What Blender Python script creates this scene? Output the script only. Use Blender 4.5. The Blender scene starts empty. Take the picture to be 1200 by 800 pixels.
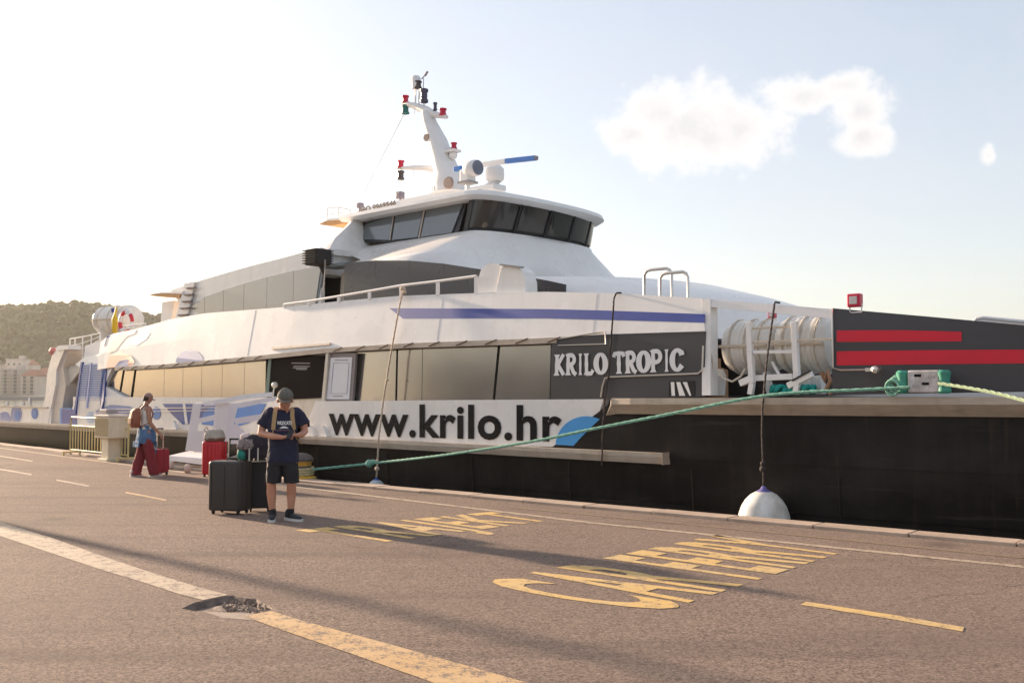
import bpy, bmesh, math, random
from mathutils import Vector, Matrix, noise, Euler
R = math.radians
PI = math.pi
sc = bpy.context.scene
C = sc.collection
random.seed(7)

# ------------------------------------------------------------------ camera
F = 1167.0                      # focal length in photo pixels (1200 wide): 35 mm
EYE = 1.70
PITCH = math.atan(61 / F)
cam_d = bpy.data.cameras.new("camera"); cam = bpy.data.objects.new("camera", cam_d); C.objects.link(cam)
cam_d.sensor_width = 36; cam_d.lens = 36 * F / 1200
cam_d.clip_start = 0.05; cam_d.clip_end = 12000
cam.location = (0, 0, EYE); cam.rotation_euler = (PI / 2 + PITCH, 0, 0)
sc.camera = cam

# ------------------------------------------------------------------ light
SUN_DIR = Vector((-0.742, 0.670, 0)).normalized()        # horizontally towards the sun
SUN_EL = R(13.5)
SKY_STRENGTH = 0.100
SUN_STRENGTH = 4.7
EXPOSURE = 1.4
HAZE_D = 0.00010
sd = bpy.data.lights.new("sun", 'SUN'); sun = bpy.data.objects.new("sun", sd); C.objects.link(sun)
sd.energy = SUN_STRENGTH; sd.angle = R(1.6); sd.color = (1.0, 0.77, 0.56)
tow = (SUN_DIR * math.cos(SUN_EL) + Vector((0, 0, math.sin(SUN_EL))))
sun.rotation_euler = tow.to_track_quat('Z', 'Y').to_euler()
sun.location = tow * 60

world = bpy.data.worlds.new("World"); sc.world = world; world.use_nodes = True
wn = world.node_tree; wn.nodes.clear()
def wnode(t, **k):
    n = wn.nodes.new(t)
    for a, b in k.items(): setattr(n, a, b)
    return n
sky = wnode('ShaderNodeTexSky', sky_type='NISHITA', sun_disc=False)
sky.sun_elevation = SUN_EL
sky.sun_rotation = math.atan2(SUN_DIR.x, SUN_DIR.y)
sky.air_density = 1.0; sky.dust_density = 1.6; sky.ozone_density = 1.2; sky.altitude = 0
bg = wnode('ShaderNodeBackground'); bg.inputs['Strength'].default_value = SKY_STRENGTH
out = wnode('ShaderNodeOutputWorld')
# clouds: soft white puffs far away, laid out by direction in the sky
geo = wnode('ShaderNodeTexCoord')
def wmath(op, a, b=None, c=None):
    n = wnode('ShaderNodeMath', operation=op)
    for i, v in enumerate((a, b, c)):
        if v is None: continue
        if isinstance(v, (int, float)): n.inputs[i].default_value = v
        else: wn.links.new(v, n.inputs[i])
    return n.outputs[0]
def px_dir(px, py):
    c, s = math.cos(PITCH), math.sin(PITCH)
    x, y, z = px - 600, F, -(py - 400)
    return Vector((x, y * c - z * s, z * c + y * s)).normalized()
nz = wnode('ShaderNodeTexNoise'); nz.inputs['Scale'].default_value = 38; nz.inputs['Detail'].default_value = 9; nz.inputs['Roughness'].default_value = 0.62
wn.links.new(geo.outputs['Generated'], nz.inputs['Vector'])
def puff(px, py, rx, ry, tilt=0.0):
    d = px_dir(px, py)
    ex = Vector((0, 0, 1)).cross(d).normalized() * -1; ez = ex.cross(d).normalized() * 1
    if ez.z < 0: ez = -ez
    ex2 = ex * math.cos(tilt) + ez * math.sin(tilt); ez2 = ez * math.cos(tilt) - ex * math.sin(tilt)
    def dot(v, k):
        n = wnode('ShaderNodeVectorMath', operation='DOT_PRODUCT'); wn.links.new(geo.outputs['Generated'], n.inputs[0]); n.inputs[1].default_value = v
        return wmath('POWER', wmath('DIVIDE', n.outputs['Value'], k), 2.0) if True else None
    a = dot(ex2, rx / F); b = dot(ez2, ry / F)
    front = wnode('ShaderNodeVectorMath', operation='DOT_PRODUCT'); wn.links.new(geo.outputs['Generated'], front.inputs[0]); front.inputs[1].default_value = d
    r = wmath('SUBTRACT', 1.0, wmath('SQRT', wmath('ADD', a, b)))
    return wmath('SUBTRACT', r, wmath('MULTIPLY', wmath('LESS_THAN', front.outputs['Value'], 0.0), 50.0))
acc = None
for p in [(812, 150, 112, 62), (775, 135, 72, 44), (870, 150, 72, 54), (835, 165, 82, 44), (740, 158, 40, 28), (940, 112, 62, 26), (990, 100, 45, 22), (1008, 130, 46, 36), (1012, 160, 40, 28), (1158, 182, 11, 15)]:
    r = puff(*p)
    acc = r if acc is None else wmath('SMOOTH_MAX', acc, r, 0.12)
fuzz = wmath('ADD', acc, wmath('MULTIPLY', wmath('SUBTRACT', nz.outputs['Fac'], 0.5), 1.45))
mr = wnode('ShaderNodeMapRange', interpolation_type='SMOOTHSTEP'); wn.links.new(fuzz, mr.inputs['Value'])
mr.inputs['From Min'].default_value = 0.04; mr.inputs['From Max'].default_value = 0.62
nz2 = wnode('ShaderNodeTexNoise'); nz2.inputs['Scale'].default_value = 5; nz2.inputs['Detail'].default_value = 5
wn.links.new(geo.outputs['Generated'], nz2.inputs['Vector'])
mx = wnode('ShaderNodeMix', data_type='RGBA')
mx.inputs['A'].default_value = (0.60, 0.60, 0.64, 1); mx.inputs['B'].default_value = (1.0, 0.975, 0.95, 1)
shade = wnode('ShaderNodeMapRange'); wn.links.new(fuzz, shade.inputs['Value'])
shade.inputs['From Min'].default_value = 0.1; shade.inputs['From Max'].default_value = 1.0; shade.inputs['To Min'].default_value = 1.0; shade.inputs['To Max'].default_value = 0.35
wn.links.new(shade.outputs[0], mx.inputs['Factor'])
cl = wnode('ShaderNodeVectorMath', operation='SCALE'); wn.links.new(mx.outputs['Result'], cl.inputs[0]); cl.inputs['Scale'].default_value = 4.5
CLOUD_SCALE = cl
# thin veil of cirrus over the whole sky, in drawn-out wisps
wmp = wnode('ShaderNodeMapping'); wmp.inputs['Rotation'].default_value = (0.3, 0.5, 0.9); wmp.inputs['Scale'].default_value = (1.0, 5.0, 3.0); wn.links.new(geo.outputs['Generated'], wmp.inputs['Vector']); wn.links.new(wmp.outputs[0], nz2.inputs['Vector'])
nz2.inputs['Scale'].default_value = 1.6; nz2.inputs['Detail'].default_value = 9; nz2.inputs['Roughness'].default_value = .62
sep = wnode('ShaderNodeSeparateXYZ'); wn.links.new(geo.outputs['Generated'], sep.inputs[0])
veil = wnode('ShaderNodeMapRange'); wn.links.new(nz2.outputs['Fac'], veil.inputs['Value'])
veil.inputs['From Min'].default_value = 0.35; veil.inputs['From Max'].default_value = 0.75; veil.inputs['To Min'].default_value = 0.42; veil.inputs['To Max'].default_value = 0.66
vm = wnode('ShaderNodeMix', data_type='RGBA'); wn.links.new(veil.outputs[0], vm.inputs['Factor'])
wn.links.new(sky.outputs[0], vm.inputs['A']); vm.inputs['B'].default_value = (3.15, 3.12, 3.3, 1)
fm = wnode('ShaderNodeMix', data_type='RGBA')
wn.links.new(wmath('MULTIPLY', mr.outputs[0], 0.94), fm.inputs['Factor']); wn.links.new(vm.outputs['Result'], fm.inputs['A']); wn.links.new(cl.outputs[0], fm.inputs['B'])
wn.links.new(fm.outputs['Result'], bg.inputs['Color']); wn.links.new(bg.outputs[0], out.inputs['Surface'])

sc.view_settings.view_transform = 'Standard'; sc.view_settings.look = 'None'
sc.view_settings.exposure = EXPOSURE; sc.view_settings.gamma = 1.0; sc.view_settings.use_curve_mapping = False

# ------------------------------------------------------------------ materials
MATS = {}
def mat(name, col, rough=0.6, var=0.0, vscale=4.0, metal=0.0, bump=0.0, bscale=40.0, spec=0.5, col2=None, trans=0.0, stretch=None, coat=0.0, emit=None, dirt=0.0, alpha=1.0):
    if name in MATS: return MATS[name]
    m = bpy.data.materials.new(name); MATS[name] = m; m.use_nodes = True
    nt = m.node_tree; b = nt.nodes['Principled BSDF']
    b.inputs['Base Color'].default_value = (*col, 1); b.inputs['Roughness'].default_value = rough
    b.inputs['Metallic'].default_value = metal; b.inputs['Specular IOR Level'].default_value = spec
    if trans: b.inputs['Transmission Weight'].default_value = trans
    if coat: b.inputs['Coat Weight'].default_value = coat
    if emit: b.inputs['Emission Color'].default_value = (*emit, 1); b.inputs['Emission Strength'].default_value = 1
    tc = nt.nodes.new('ShaderNodeTexCoord'); src = tc.outputs['Object']
    if stretch:
        mp = nt.nodes.new('ShaderNodeMapping'); mp.inputs['Scale'].default_value = stretch
        nt.links.new(src, mp.inputs['Vector']); src = mp.outputs[0]
    if var or col2:
        n = nt.nodes.new('ShaderNodeTexNoise'); n.inputs['Scale'].default_value = vscale; n.inputs['Detail'].default_value = 6; n.inputs['Roughness'].default_value = 0.6
        nt.links.new(src, n.inputs['Vector'])
        mx = nt.nodes.new('ShaderNodeMix'); mx.data_type = 'RGBA'
        c2 = col2 if col2 else tuple(c * (1 - var) for c in col)
        mx.inputs['A'].default_value = (*(c2), 1)
        mx.inputs['B'].default_value = (*(tuple(min(1, c * (1 + var)) for c in col) if not col2 else col), 1)
        rp = nt.nodes.new('ShaderNodeMapRange'); nt.links.new(n.outputs['Fac'], rp.inputs['Value'])
        rp.inputs['From Min'].default_value = 0.3; rp.inputs['From Max'].default_value = 0.7
        nt.links.new(rp.outputs[0], mx.inputs['Factor']); nt.links.new(mx.outputs['Result'], b.inputs['Base Color'])
        rr = nt.nodes.new('ShaderNodeMapRange'); nt.links.new(n.outputs['Fac'], rr.inputs['Value'])
        rr.inputs['To Min'].default_value = max(0.02, rough * 0.8); rr.inputs['To Max'].default_value = min(1, rough * 1.2)
        nt.links.new(rr.outputs[0], b.inputs['Roughness'])
        last = mx
        if dirt:
            d = nt.nodes.new('ShaderNodeTexNoise'); d.inputs['Scale'].default_value = 1.0; d.inputs['Detail'].default_value = 8
            mp2 = nt.nodes.new('ShaderNodeMapping'); mp2.inputs['Scale'].default_value = (5, 5, 0.5)
            nt.links.new(tc.outputs['Object'], mp2.inputs['Vector']); nt.links.new(mp2.outputs[0], d.inputs['Vector'])
            dr = nt.nodes.new('ShaderNodeMapRange'); nt.links.new(d.outputs['Fac'], dr.inputs['Value'])
            dr.inputs['From Min'].default_value = 0.52; dr.inputs['From Max'].default_value = 0.78; dr.inputs['To Max'].default_value = dirt
            m3 = nt.nodes.new('ShaderNodeMix'); m3.data_type = 'RGBA'; nt.links.new(dr.outputs[0], m3.inputs['Factor'])
            nt.links.new(mx.outputs['Result'], m3.inputs['A']); m3.inputs['B'].default_value = (0.30, 0.22, 0.15, 1)
            nt.links.new(m3.outputs['Result'], b.inputs['Base Color'])
    if bump:
        n = nt.nodes.new('ShaderNodeTexNoise'); n.inputs['Scale'].default_value = bscale; n.inputs['Detail'].default_value = 4
        nt.links.new(src, n.inputs['Vector'])
        bp = nt.nodes.new('ShaderNodeBump'); bp.inputs['Strength'].default_value = bump; bp.inputs['Distance'].default_value = 0.02
        nt.links.new(n.outputs['Fac'], bp.inputs['Height']); nt.links.new(bp.outputs[0], b.inputs['Normal'])
    return m

WHITE = mat('white_hull_paint', (0.80, 0.775, 0.745), 0.27, 0.04, 0.8, bump=0.08, bscale=1.1, dirt=0.12)
WHITE2 = mat('white_fitting_paint', (0.80, 0.78, 0.76), 0.45, 0.05, 3)
CREAM = mat('cream_paint', (0.66, 0.60, 0.50), 0.55, 0.1, 3, dirt=0.4)
RUB = mat('rubbing_strake_aluminium', (0.50, 0.42, 0.34), 0.5, 0.15, 5, bump=0.2, bscale=14, dirt=0.5, stretch=(0.5, 1, 3))
BLACK = mat('black_hull_paint', (0.010, 0.008, 0.0075), 0.42, 0.35, 1.2, bump=0.06, bscale=1.6, dirt=0.03, spec=0.22)
CHAR = mat('charcoal_paint', (0.050, 0.047, 0.050), 0.45, 0.08, 1.0, bump=0.05, bscale=2)
GLASSB = mat('tinted_window_film', (0.37, 0.34, 0.31), 0.16, 0.05, 0.7, spec=0.8, metal=0.8, bump=0.05, bscale=0.9)
GREYW = mat('grey_window_film', (0.23, 0.235, 0.25), 0.25, 0.05, 0.7, metal=0.7, spec=0.9, bump=0.05, bscale=0.8)
DARK = mat('dark_interior', (0.02, 0.018, 0.018), 0.8, 0.3, 3)
DARKF = mat('black_frame_rubber', (0.02, 0.02, 0.022), 0.5, 0.1, 5)
BLUE = mat('blue_stripe_paint', (0.025, 0.055, 0.30), 0.45, 0.12, 1.5)
SKYB = mat('bright_blue_paint', (0.05, 0.31, 0.68), 0.45, 0.05, 2)
RED = mat('red_stripe_paint', (0.62, 0.008, 0.03), 0.42, 0.06, 1.5)
LILAC = mat('lilac_livery_paint', (0.20, 0.25, 0.48), 0.45, 0.12, 2)
MIDB = mat('mid_blue_livery_paint', (0.055, 0.19, 0.52), 0.45, 0.15, 2)
NAVY = mat('navy_livery_paint', (0.045, 0.085, 0.30), 0.45, 0.12, 2)
CORAL = mat('coral_livery_paint', (0.75, 0.42, 0.30), 0.45, 0.2, 1.5)
ROSE = mat('rose_livery_paint', (0.68, 0.36, 0.42), 0.45, 0.2, 1.5)
TXT = mat('black_lettering', (0.008, 0.008, 0.010), 0.7, 0.1, 5, spec=0.15)
WTXT = mat('white_lettering', (0.80, 0.79, 0.78), 0.5, 0.03, 5)
GREYTXT = mat('grey_lettering', (0.35, 0.33, 0.33), 0.5, 0.05, 5)
STEEL = mat('stainless_steel', (0.62, 0.58, 0.54), 0.35, 0.05, 5, metal=0.8)
REDP = mat('red_lamp_lens', (0.55, 0.01, 0.05), 0.3, 0.05, 5)
GREENP = mat('green_lamp_lens', (0.02, 0.14, 0.13), 0.3, 0.05, 5)
RUBBER = mat('black_rubber', (0.02, 0.02, 0.02), 0.7, 0.2, 10)
RAFT = mat('life_raft_glass_fibre', (0.80, 0.77, 0.71), 0.38, 0.06, 3, bump=0.08, bscale=5, dirt=0.5)
ROPEG = mat('green_rope_fibre', (0.20, 0.42, 0.32), 0.8, 0.35, 30, bump=0.6, bscale=60)
ROPEW = mat('pale_rope_fibre', (0.55, 0.44, 0.34), 0.85, 0.2, 30, bump=0.5, bscale=60)
ROPEB = mat('dark_rope_fibre', (0.05, 0.038, 0.035), 0.85, 0.3, 30, bump=0.5, bscale=60)

def scuffs(m, col, lo, hi, amt, scale=(0.5, 0.5, 9), rs=1.0):
    """worn streaks laid over a paint"""
    nt = m.node_tree; b = nt.nodes['Principled BSDF']; L = nt.links.new
    tc = nt.nodes.new('ShaderNodeTexCoord'); mp = nt.nodes.new('ShaderNodeMapping'); mp.inputs['Scale'].default_value = scale; L(tc.outputs['Object'], mp.inputs['Vector'])
    n = nt.nodes.new('ShaderNodeTexNoise'); n.inputs['Scale'].default_value = rs; n.inputs['Detail'].default_value = 9; n.inputs['Roughness'].default_value = .68; L(mp.outputs[0], n.inputs['Vector'])
    r = nt.nodes.new('ShaderNodeMapRange'); L(n.outputs['Fac'], r.inputs['Value']); r.inputs['From Min'].default_value = lo; r.inputs['From Max'].default_value = hi; r.inputs['To Max'].default_value = amt
    x = nt.nodes.new('ShaderNodeMix'); x.data_type = 'RGBA'; L(r.outputs[0], x.inputs['Factor'])
    lk = b.inputs['Base Color'].links
    if lk: L(lk[0].from_socket, x.inputs['A'])
    else: x.inputs['A'].default_value = b.inputs['Base Color'].default_value
    x.inputs['B'].default_value = (*col, 1); L(x.outputs['Result'], b.inputs['Base Color'])
scuffs(BLACK, (0.10, 0.085, 0.07), 0.60, 0.74, 0.55, (0.35, 0.35, 7))
scuffs(BLACK, (0.07, 0.045, 0.03), 0.58, 0.80, 0.6, (6, 6, 0.45))
scuffs(BLACK, (0.055, 0.05, 0.045), 0.45, 0.75, 0.45, (0.5, 0.5, 0.8))
scuffs(WHITE, (0.42, 0.30, 0.20), 0.68, 0.82, 0.4, (9, 9, 0.35))
scuffs(WHITE, (0.62, 0.57, 0.52), 0.52, 0.74, 0.30, (0.6, 0.6, 1.6))
scuffs(CHAR, (0.13, 0.12, 0.115), 0.60, 0.80, 0.4, (1.2, 1.2, 3))
scuffs(RUB, (0.16, 0.11, 0.08), 0.60, 0.72, 0.7, (1.2, 1.2, 8))

# ------------------------------------------------------------------ mesh helper
class MB:
    def __init__(s): s.v = []; s.f = []
    def add(s, vs, fs):
        o = len(s.v); s.v += [tuple(v) for v in vs]; s.f += [tuple(i + o for i in f) for f in fs]; return s
    def box(s, c, d, rot=None, bev=0.0):
        hx, hy, hz = d[0] / 2, d[1] / 2, d[2] / 2
        M = Matrix.Identity(3) if rot is None else (rot if isinstance(rot, Matrix) else Euler(rot).to_matrix())
        c = Vector(c)
        if bev <= 0:
            vs = [c + M @ Vector((x * hx, y * hy, z * hz)) for z in (-1, 1) for y in (-1, 1) for x in (-1, 1)]
            fs = [(0, 2, 3, 1), (4, 5, 7, 6), (0, 1, 5, 4), (2, 6, 7, 3), (0, 4, 6, 2), (1, 3, 7, 5)]
            return s.add(vs, fs)
        bm = bmesh.new(); bmesh.ops.create_cube(bm, size=1)
        for v in bm.verts: v.co = Vector((v.co.x * 2 * hx, v.co.y * 2 * hy, v.co.z * 2 * hz))
        bmesh.ops.bevel(bm, geom=bm.edges[:] + bm.verts[:], offset=min(bev, hx * .9, hy * .9, hz * .9), segments=3, profile=0.6, affect='EDGES')
        bm.verts.index_update()
        s.add([c + M @ v.co for v in bm.verts], [[v.index for v in f.verts] for f in bm.faces]); bm.free(); return s
    def tube(s, pts, r, n=8, closed=False):
        pts = [Vector(p) for p in pts]; k = len(pts)
        rs = r if isinstance(r, (list, tuple)) else [r] * k
        rings = []; up = None
        for i, p in enumerate(pts):
            a = pts[i - 1] if (i > 0 or closed) else p; b = pts[(i + 1) % k] if (i < k - 1 or closed) else p
            t = (b - a).normalized()
            if up is None:
                up = Vector((0, 0, 1)) if abs(t.z) < 0.9 else Vector((1, 0, 0))
            x = up - t * up.dot(t)
            x = x.normalized() if x.length > 1e-6 else t.orthogonal().normalized(); y = t.cross(x); up = x
            rings.append([p + (x * math.cos(2 * PI * j / n) + y * math.sin(2 * PI * j / n)) * rs[i] for j in range(n)])
        vs = [v for q in rings for v in q]; fs = []
        for i in range(k if closed else k - 1):
            for j in range(n):
                a = i * n + j; b = i * n + (j + 1) % n; c2 = ((i + 1) % k) * n + (j + 1) % n; d = ((i + 1) % k) * n + j
                fs.append((a, b, c2, d))
        if not closed:
            fs.append(tuple(range(n - 1, -1, -1))); fs.append(tuple((k - 1) * n + j for j in range(n)))
        return s.add(vs, fs)
    def loft(s, rings, cap=True, closed=True):
        n = len(rings[0]); vs = [v for q in rings for v in q]; fs = []
        for i in range(len(rings) - 1):
            for j in range(n if closed else n - 1):
                a = i * n + j; b = i * n + (j + 1) % n
                fs.append((a, b, b + n, a + n))
        if cap: fs.append(tuple(range(n - 1, -1, -1))); fs.append(tuple((len(rings) - 1) * n + j for j in range(n)))
        return s.add(vs, fs)
    def lathe(s, prof, o=(0, 0, 0), axis='z', n=20, M=None):
        o = Vector(o); rings = []
        for (r, h) in prof:
            q = []
            for j in range(n):
                a = 2 * PI * j / n; x, y = r * math.cos(a), r * math.sin(a)
                p = {'z': Vector((x, y, h)), 'x': Vector((h, x, y)), 'y': Vector((y, h, x))}[axis]
                if M is not None: p = M @ p
                q.append(o + p)
            rings.append(q)
        return s.loft(rings)
    def prism(s, poly, f0, f1):
        """poly: 2d points; f0,f1 map (a,b)->3d"""
        n = len(poly); A = [f0(*p) for p in poly]; B = [f1(*p) for p in poly]
        fs = [tuple(range(n)), tuple(range(2 * n - 1, n - 1, -1))] + [(i, i + n, (i + 1) % n + n, (i + 1) % n) for i in range(n)]
        return s.add(A + B, fs)
    def sphere(s, c, r, n=12, m=8, sc_=(1, 1, 1)):
        c = Vector(c); rings = []
        for i in range(m + 1):
            a = PI * i / m; rr = max(1e-4, math.sin(a)) * r
            rings.append([c + Vector((rr * math.cos(2 * PI * j / n) * sc_[0], rr * math.sin(2 * PI * j / n) * sc_[1], -math.cos(a) * r * sc_[2])) for j in range(n)])
        return s.loft(rings)
    def mesh(s, name, m, smooth=False, ang=40, weld=False):
        me = bpy.data.meshes.new(name); me.from_pydata(s.v, [], s.f)
        bm = bmesh.new(); bm.from_mesh(me)
        if weld: bmesh.ops.remove_doubles(bm, verts=bm.verts, dist=1e-4)
        bmesh.ops.recalc_face_normals(bm, faces=bm.faces)
        if smooth:
            for f in bm.faces: f.smooth = True
            for e in bm.edges:
                if len(e.link_faces) == 2 and e.calc_face_angle(0) > R(ang): e.smooth = False
        bm.to_mesh(me); bm.free()
        if m: me.materials.append(m)
        return me
    def build(s, name, m, parent=None, label=None, smooth=False, ang=40, top=None, kind=None, weld=False, rebase=True):
        """top = (label, category, group or None) makes it a top-level thing with its origin at its base"""
        if parent is None and rebase and s.v:
            xs = [v[0] for v in s.v]; ys = [v[1] for v in s.v]; zs = [v[2] for v in s.v]
            o = Vector(((min(xs) + max(xs)) / 2, (min(ys) + max(ys)) / 2, min(zs)))
            s.v = [(v[0] - o.x, v[1] - o.y, v[2] - o.z) for v in s.v]
        else: o = None
        ob = bpy.data.objects.new(name, s.mesh(name, m, smooth, ang, weld)); C.objects.link(ob)
        if o is not None: ob.location = o
        if parent: ob.parent = parent
        if label: ob['label'] = label
        if top: tag(ob, *top)
        if kind: ob['kind'] = kind
        return ob
def tag(o, label, cat, group=None):
    o['label'] = label; o['category'] = cat
    if group: o['group'] = group
    return o
def empty(name, loc, rz=0, top=None):
    o = bpy.data.objects.new(name, None); C.objects.link(o); o.location = loc; o.rotation_euler = (0, 0, rz); o.empty_display_size = 0.3
    if top: tag(o, *top)
    return o
def copy_thing(root, loc=None, rz=None, label=None):
    r = root.copy(); C.objects.link(r)
    if loc is not None: r.location = loc
    if rz is not None: r.rotation_euler = (0, 0, rz)
    if label: r['label'] = label
    for ch in root.children:
        c = ch.copy(); C.objects.link(c); c.parent = r
        for g in ch.children:
            d = g.copy(); C.objects.link(d); d.parent = c
    return r
def inst(ob, parent, loc=None, rot=None, scale=None):
    c = ob.copy(); C.objects.link(c); c.parent = parent
    if loc is not None: c.location = loc
    if rot is not None: c.rotation_euler = rot
    if scale is not None: c.scale = scale
    return c
def text_mb(body, bold=0.0, spacing=1.0, depth=0.0):
    cu = bpy.data.curves.new('lettering', 'FONT'); cu.body = body; cu.offset = bold; cu.space_character = spacing; cu.resolution_u = 4; cu.size = 1.0
    ob = bpy.data.objects.new('lettering', cu); C.objects.link(ob)
    bpy.context.view_layer.update()
    me = bpy.data.meshes.new_from_object(ob.evaluated_get(bpy.context.evaluated_depsgraph_get()))
    vs = [tuple(v.co) for v in me.vertices]; fs = [tuple(p.vertices) for p in me.polygons]
    bpy.data.objects.remove(ob); bpy.data.curves.remove(cu); bpy.data.meshes.remove(me)
    return vs, fs
def quad_text(body, f3, quad, bold=0.0, spacing=1.0, crop=True):
    """quad: 2d corners (bottom-left, bottom-right, top-right, top-left) ; f3 maps 2d->3d"""
    vs, fs = text_mb(body, bold, spacing)
    x0 = min(v[0] for v in vs); x1 = max(v[0] for v in vs); y0 = min(v[1] for v in vs); y1 = max(v[1] for v in vs)
    o = []
    for v in vs:
        a = (v[0] - x0) / (x1 - x0); b = (v[1] - y0) / (y1 - y0)
        bl, br, tr, tl = [Vector(q) for q in quad]
        p = (bl * (1 - a) + br * a) * (1 - b) + (tl * (1 - a) + tr * a) * b
        o.append(f3(*p))
    m = MB(); m.add(o, fs); return m

# ------------------------------------------------------------------ where things stand: rays through the photo's measured points
def ray(px, py):
    c, s = math.cos(PITCH), math.sin(PITCH)
    x, y, z = px - 600, F, -(py - 400)
    return Vector((x, y * c - z * s, z * c + y * s))
def G(px, py, z=0.0):
    r = ray(px, py); k = (z - EYE) / r.z
    return Vector((r.x * k, r.y * k, z))
def D(px, py, d):                       # the point at depth d
    r = ray(px, py); k = d / r.y
    return Vector((r.x * k, d, EYE + r.z * k))
SHIP = Vector((2.32, 16.3, 0)); TH = math.atan2(-0.92, 1.0)
T_ = Vector((math.cos(TH), math.sin(TH), 0)); N_ = Vector((-math.sin(TH), math.cos(TH), 0))
def Wd(s, v, z): return SHIP + T_ * s + N_ * v + Vector((0, 0, z))
def SP(px, py, v=0.0):
    vf = v if callable(v) else (lambda s, z: v)
    r = ray(px, py); vv = vf(-5, 2) ; s = z = 0
    for _ in range(12):
        k = (SHIP.dot(N_) + vv) / r.dot(N_)
        p = Vector((0, 0, EYE)) + r * k
        s = (p - SHIP).dot(T_); z = p.z; vv = vf(s, z)
    return (s, z)
def resample(pl, s):
    if s <= pl[0][0]: return pl[0][1]
    for a, b in zip(pl, pl[1:]):
        if s <= b[0]: return a[1] + (b[1] - a[1]) * (s - a[0]) / max(1e-9, b[0] - a[0])
    return pl[-1][1]

# ================================================================== THE QUAY
EDGE = [G(0, 520), G(80, 529), G(160, 540), G(362, 563), G(700, 593), G(1200, 636)]
dl = (EDGE[0] - EDGE[1]).normalized(); dr = (EDGE[-1] - EDGE[-2]).normalized()
EDGE = [EDGE[0] + dl * 300] + EDGE + [EDGE[-1] + dr * 25]
def asphalt():
    m = bpy.data.materials.new('worn_asphalt'); m.use_nodes = True; nt = m.node_tree; b = nt.nodes['Principled BSDF']
    N = lambda t: nt.nodes.new(t); L = nt.links.new
    tc = N('ShaderNodeTexCoord'); P = tc.outputs['Object']
    def noise_(s, d=5, r=0.6):
        n = N('ShaderNodeTexNoise'); n.inputs['Scale'].default_value = s; n.inputs['Detail'].default_value = d; n.inputs['Roughness'].default_value = r; L(P, n.inputs['Vector']); return n.outputs['Fac']
    def rng(v, a, b2, c=0., d=1.):
        n = N('ShaderNodeMapRange'); L(v, n.inputs['Value'])
        for k, q in zip(('From Min', 'From Max', 'To Min', 'To Max'), (a, b2, c, d)): n.inputs[k].default_value = q
        return n.outputs[0]
    def mix(f, a, b2, t='MIX'):
        n = N('ShaderNodeMix'); n.data_type = 'RGBA'; n.blend_type = t
        if isinstance(f, float): n.inputs['Factor'].default_value = f
        else: L(f, n.inputs['Factor'])
        for k, q in (('A', a), ('B', b2)):
            if isinstance(q, tuple): n.inputs[k].default_value = (*q, 1)
            else: L(q, n.inputs[k])
        return n.outputs['Result']
    vo = N('ShaderNodeTexVoronoi'); vo.inputs['Scale'].default_value = 75; L(P, vo.inputs['Vector'])
    vo2 = N('ShaderNodeTexVoronoi'); vo2.inputs['Scale'].default_value = 34; L(P, vo2.inputs['Vector'])
    sepc = N('ShaderNodeSeparateColor'); L(vo.outputs['Color'], sepc.inputs[0])
    sep2 = N('ShaderNodeSeparateColor'); L(vo2.outputs['Color'], sep2.inputs[0])
    base = mix(rng(sepc.outputs[0], 0.0, 1.0), (0.085, 0.063, 0.052), (0.345, 0.255, 0.205))
    stone = mix(rng(sep2.outputs[0], 0.82, 1.25), base, (0.42, 0.32, 0.26))
    c = mix(rng(noise_(0.45, 6), 0.35, 0.7), stone, mix(0.5, stone, (0.215, 0.16, 0.128)))
    c = mix(rng(noise_(0.16, 4), 0.45, 0.75, 0, .35), c, (0.075, 0.06, 0.053))
    c = mix(rng(noise_(2.2, 8, 0.75), 0.62, 0.8, 0, .45), c, (0.07, 0.06, 0.055))
    mpv = N('ShaderNodeMapping'); mpv.inputs['Rotation'].default_value = (0, 0, R(42)); mpv.inputs['Scale'].default_value = (.12, 1.6, 1); L(P, mpv.inputs['Vector'])
    tn = N('ShaderNodeTexNoise'); tn.inputs['Scale'].default_value = .9; tn.inputs['Detail'].default_value = 5; L(mpv.outputs[0], tn.inputs['Vector'])
    c = mix(rng(tn.outputs['Fac'], 0.52, 0.72, 0, .42), c, (0.085, 0.070, 0.062))
    os_ = N('ShaderNodeTexVoronoi'); os_.inputs['Scale'].default_value = .55; os_.inputs['Randomness'].default_value = 1; L(P, os_.inputs['Vector'])
    c = mix(rng(os_.outputs['Distance'], 0.03, 0.17, .5, 0), c, (0.06, 0.05, 0.045))
    # crack network, thin
    ck = N('ShaderNodeTexVoronoi'); ck.feature = 'DISTANCE_TO_EDGE'; ck.inputs['Scale'].default_value = 0.28
    wp = N('ShaderNodeVectorMath'); wp.operation = 'MULTIPLY_ADD'
    nn = N('ShaderNodeTexNoise'); nn.inputs['Scale'].default_value = 1.6; nn.inputs['Detail'].default_value = 6; L(P, nn.inputs['Vector'])
    L(nn.outputs['Color'], wp.inputs[0]); wp.inputs[1].default_value = (0.9, 0.9, 0); L(P, wp.inputs[2]); L(wp.outputs[0], ck.inputs['Vector'])
    crack = rng(ck.outputs['Distance'], 0.0, 0.0035, 1, 0)
    cm = N('ShaderNodeMath'); cm.operation = 'MULTIPLY'; L(crack, cm.inputs[0]); L(rng(noise_(0.35), 0.45, 0.6), cm.inputs[1])
    cm2 = N('ShaderNodeMath'); cm2.operation = 'MULTIPLY'; L(cm.outputs[0], cm2.inputs[0]); cm2.inputs[1].default_value = 0.35
    c = mix(cm2.outputs[0], c, (0.035, 0.03, 0.028))
    L(c, b.inputs['Base Color']); b.inputs['Roughness'].default_value = 0.92; b.inputs['Specular IOR Level'].default_value = 0.12
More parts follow.
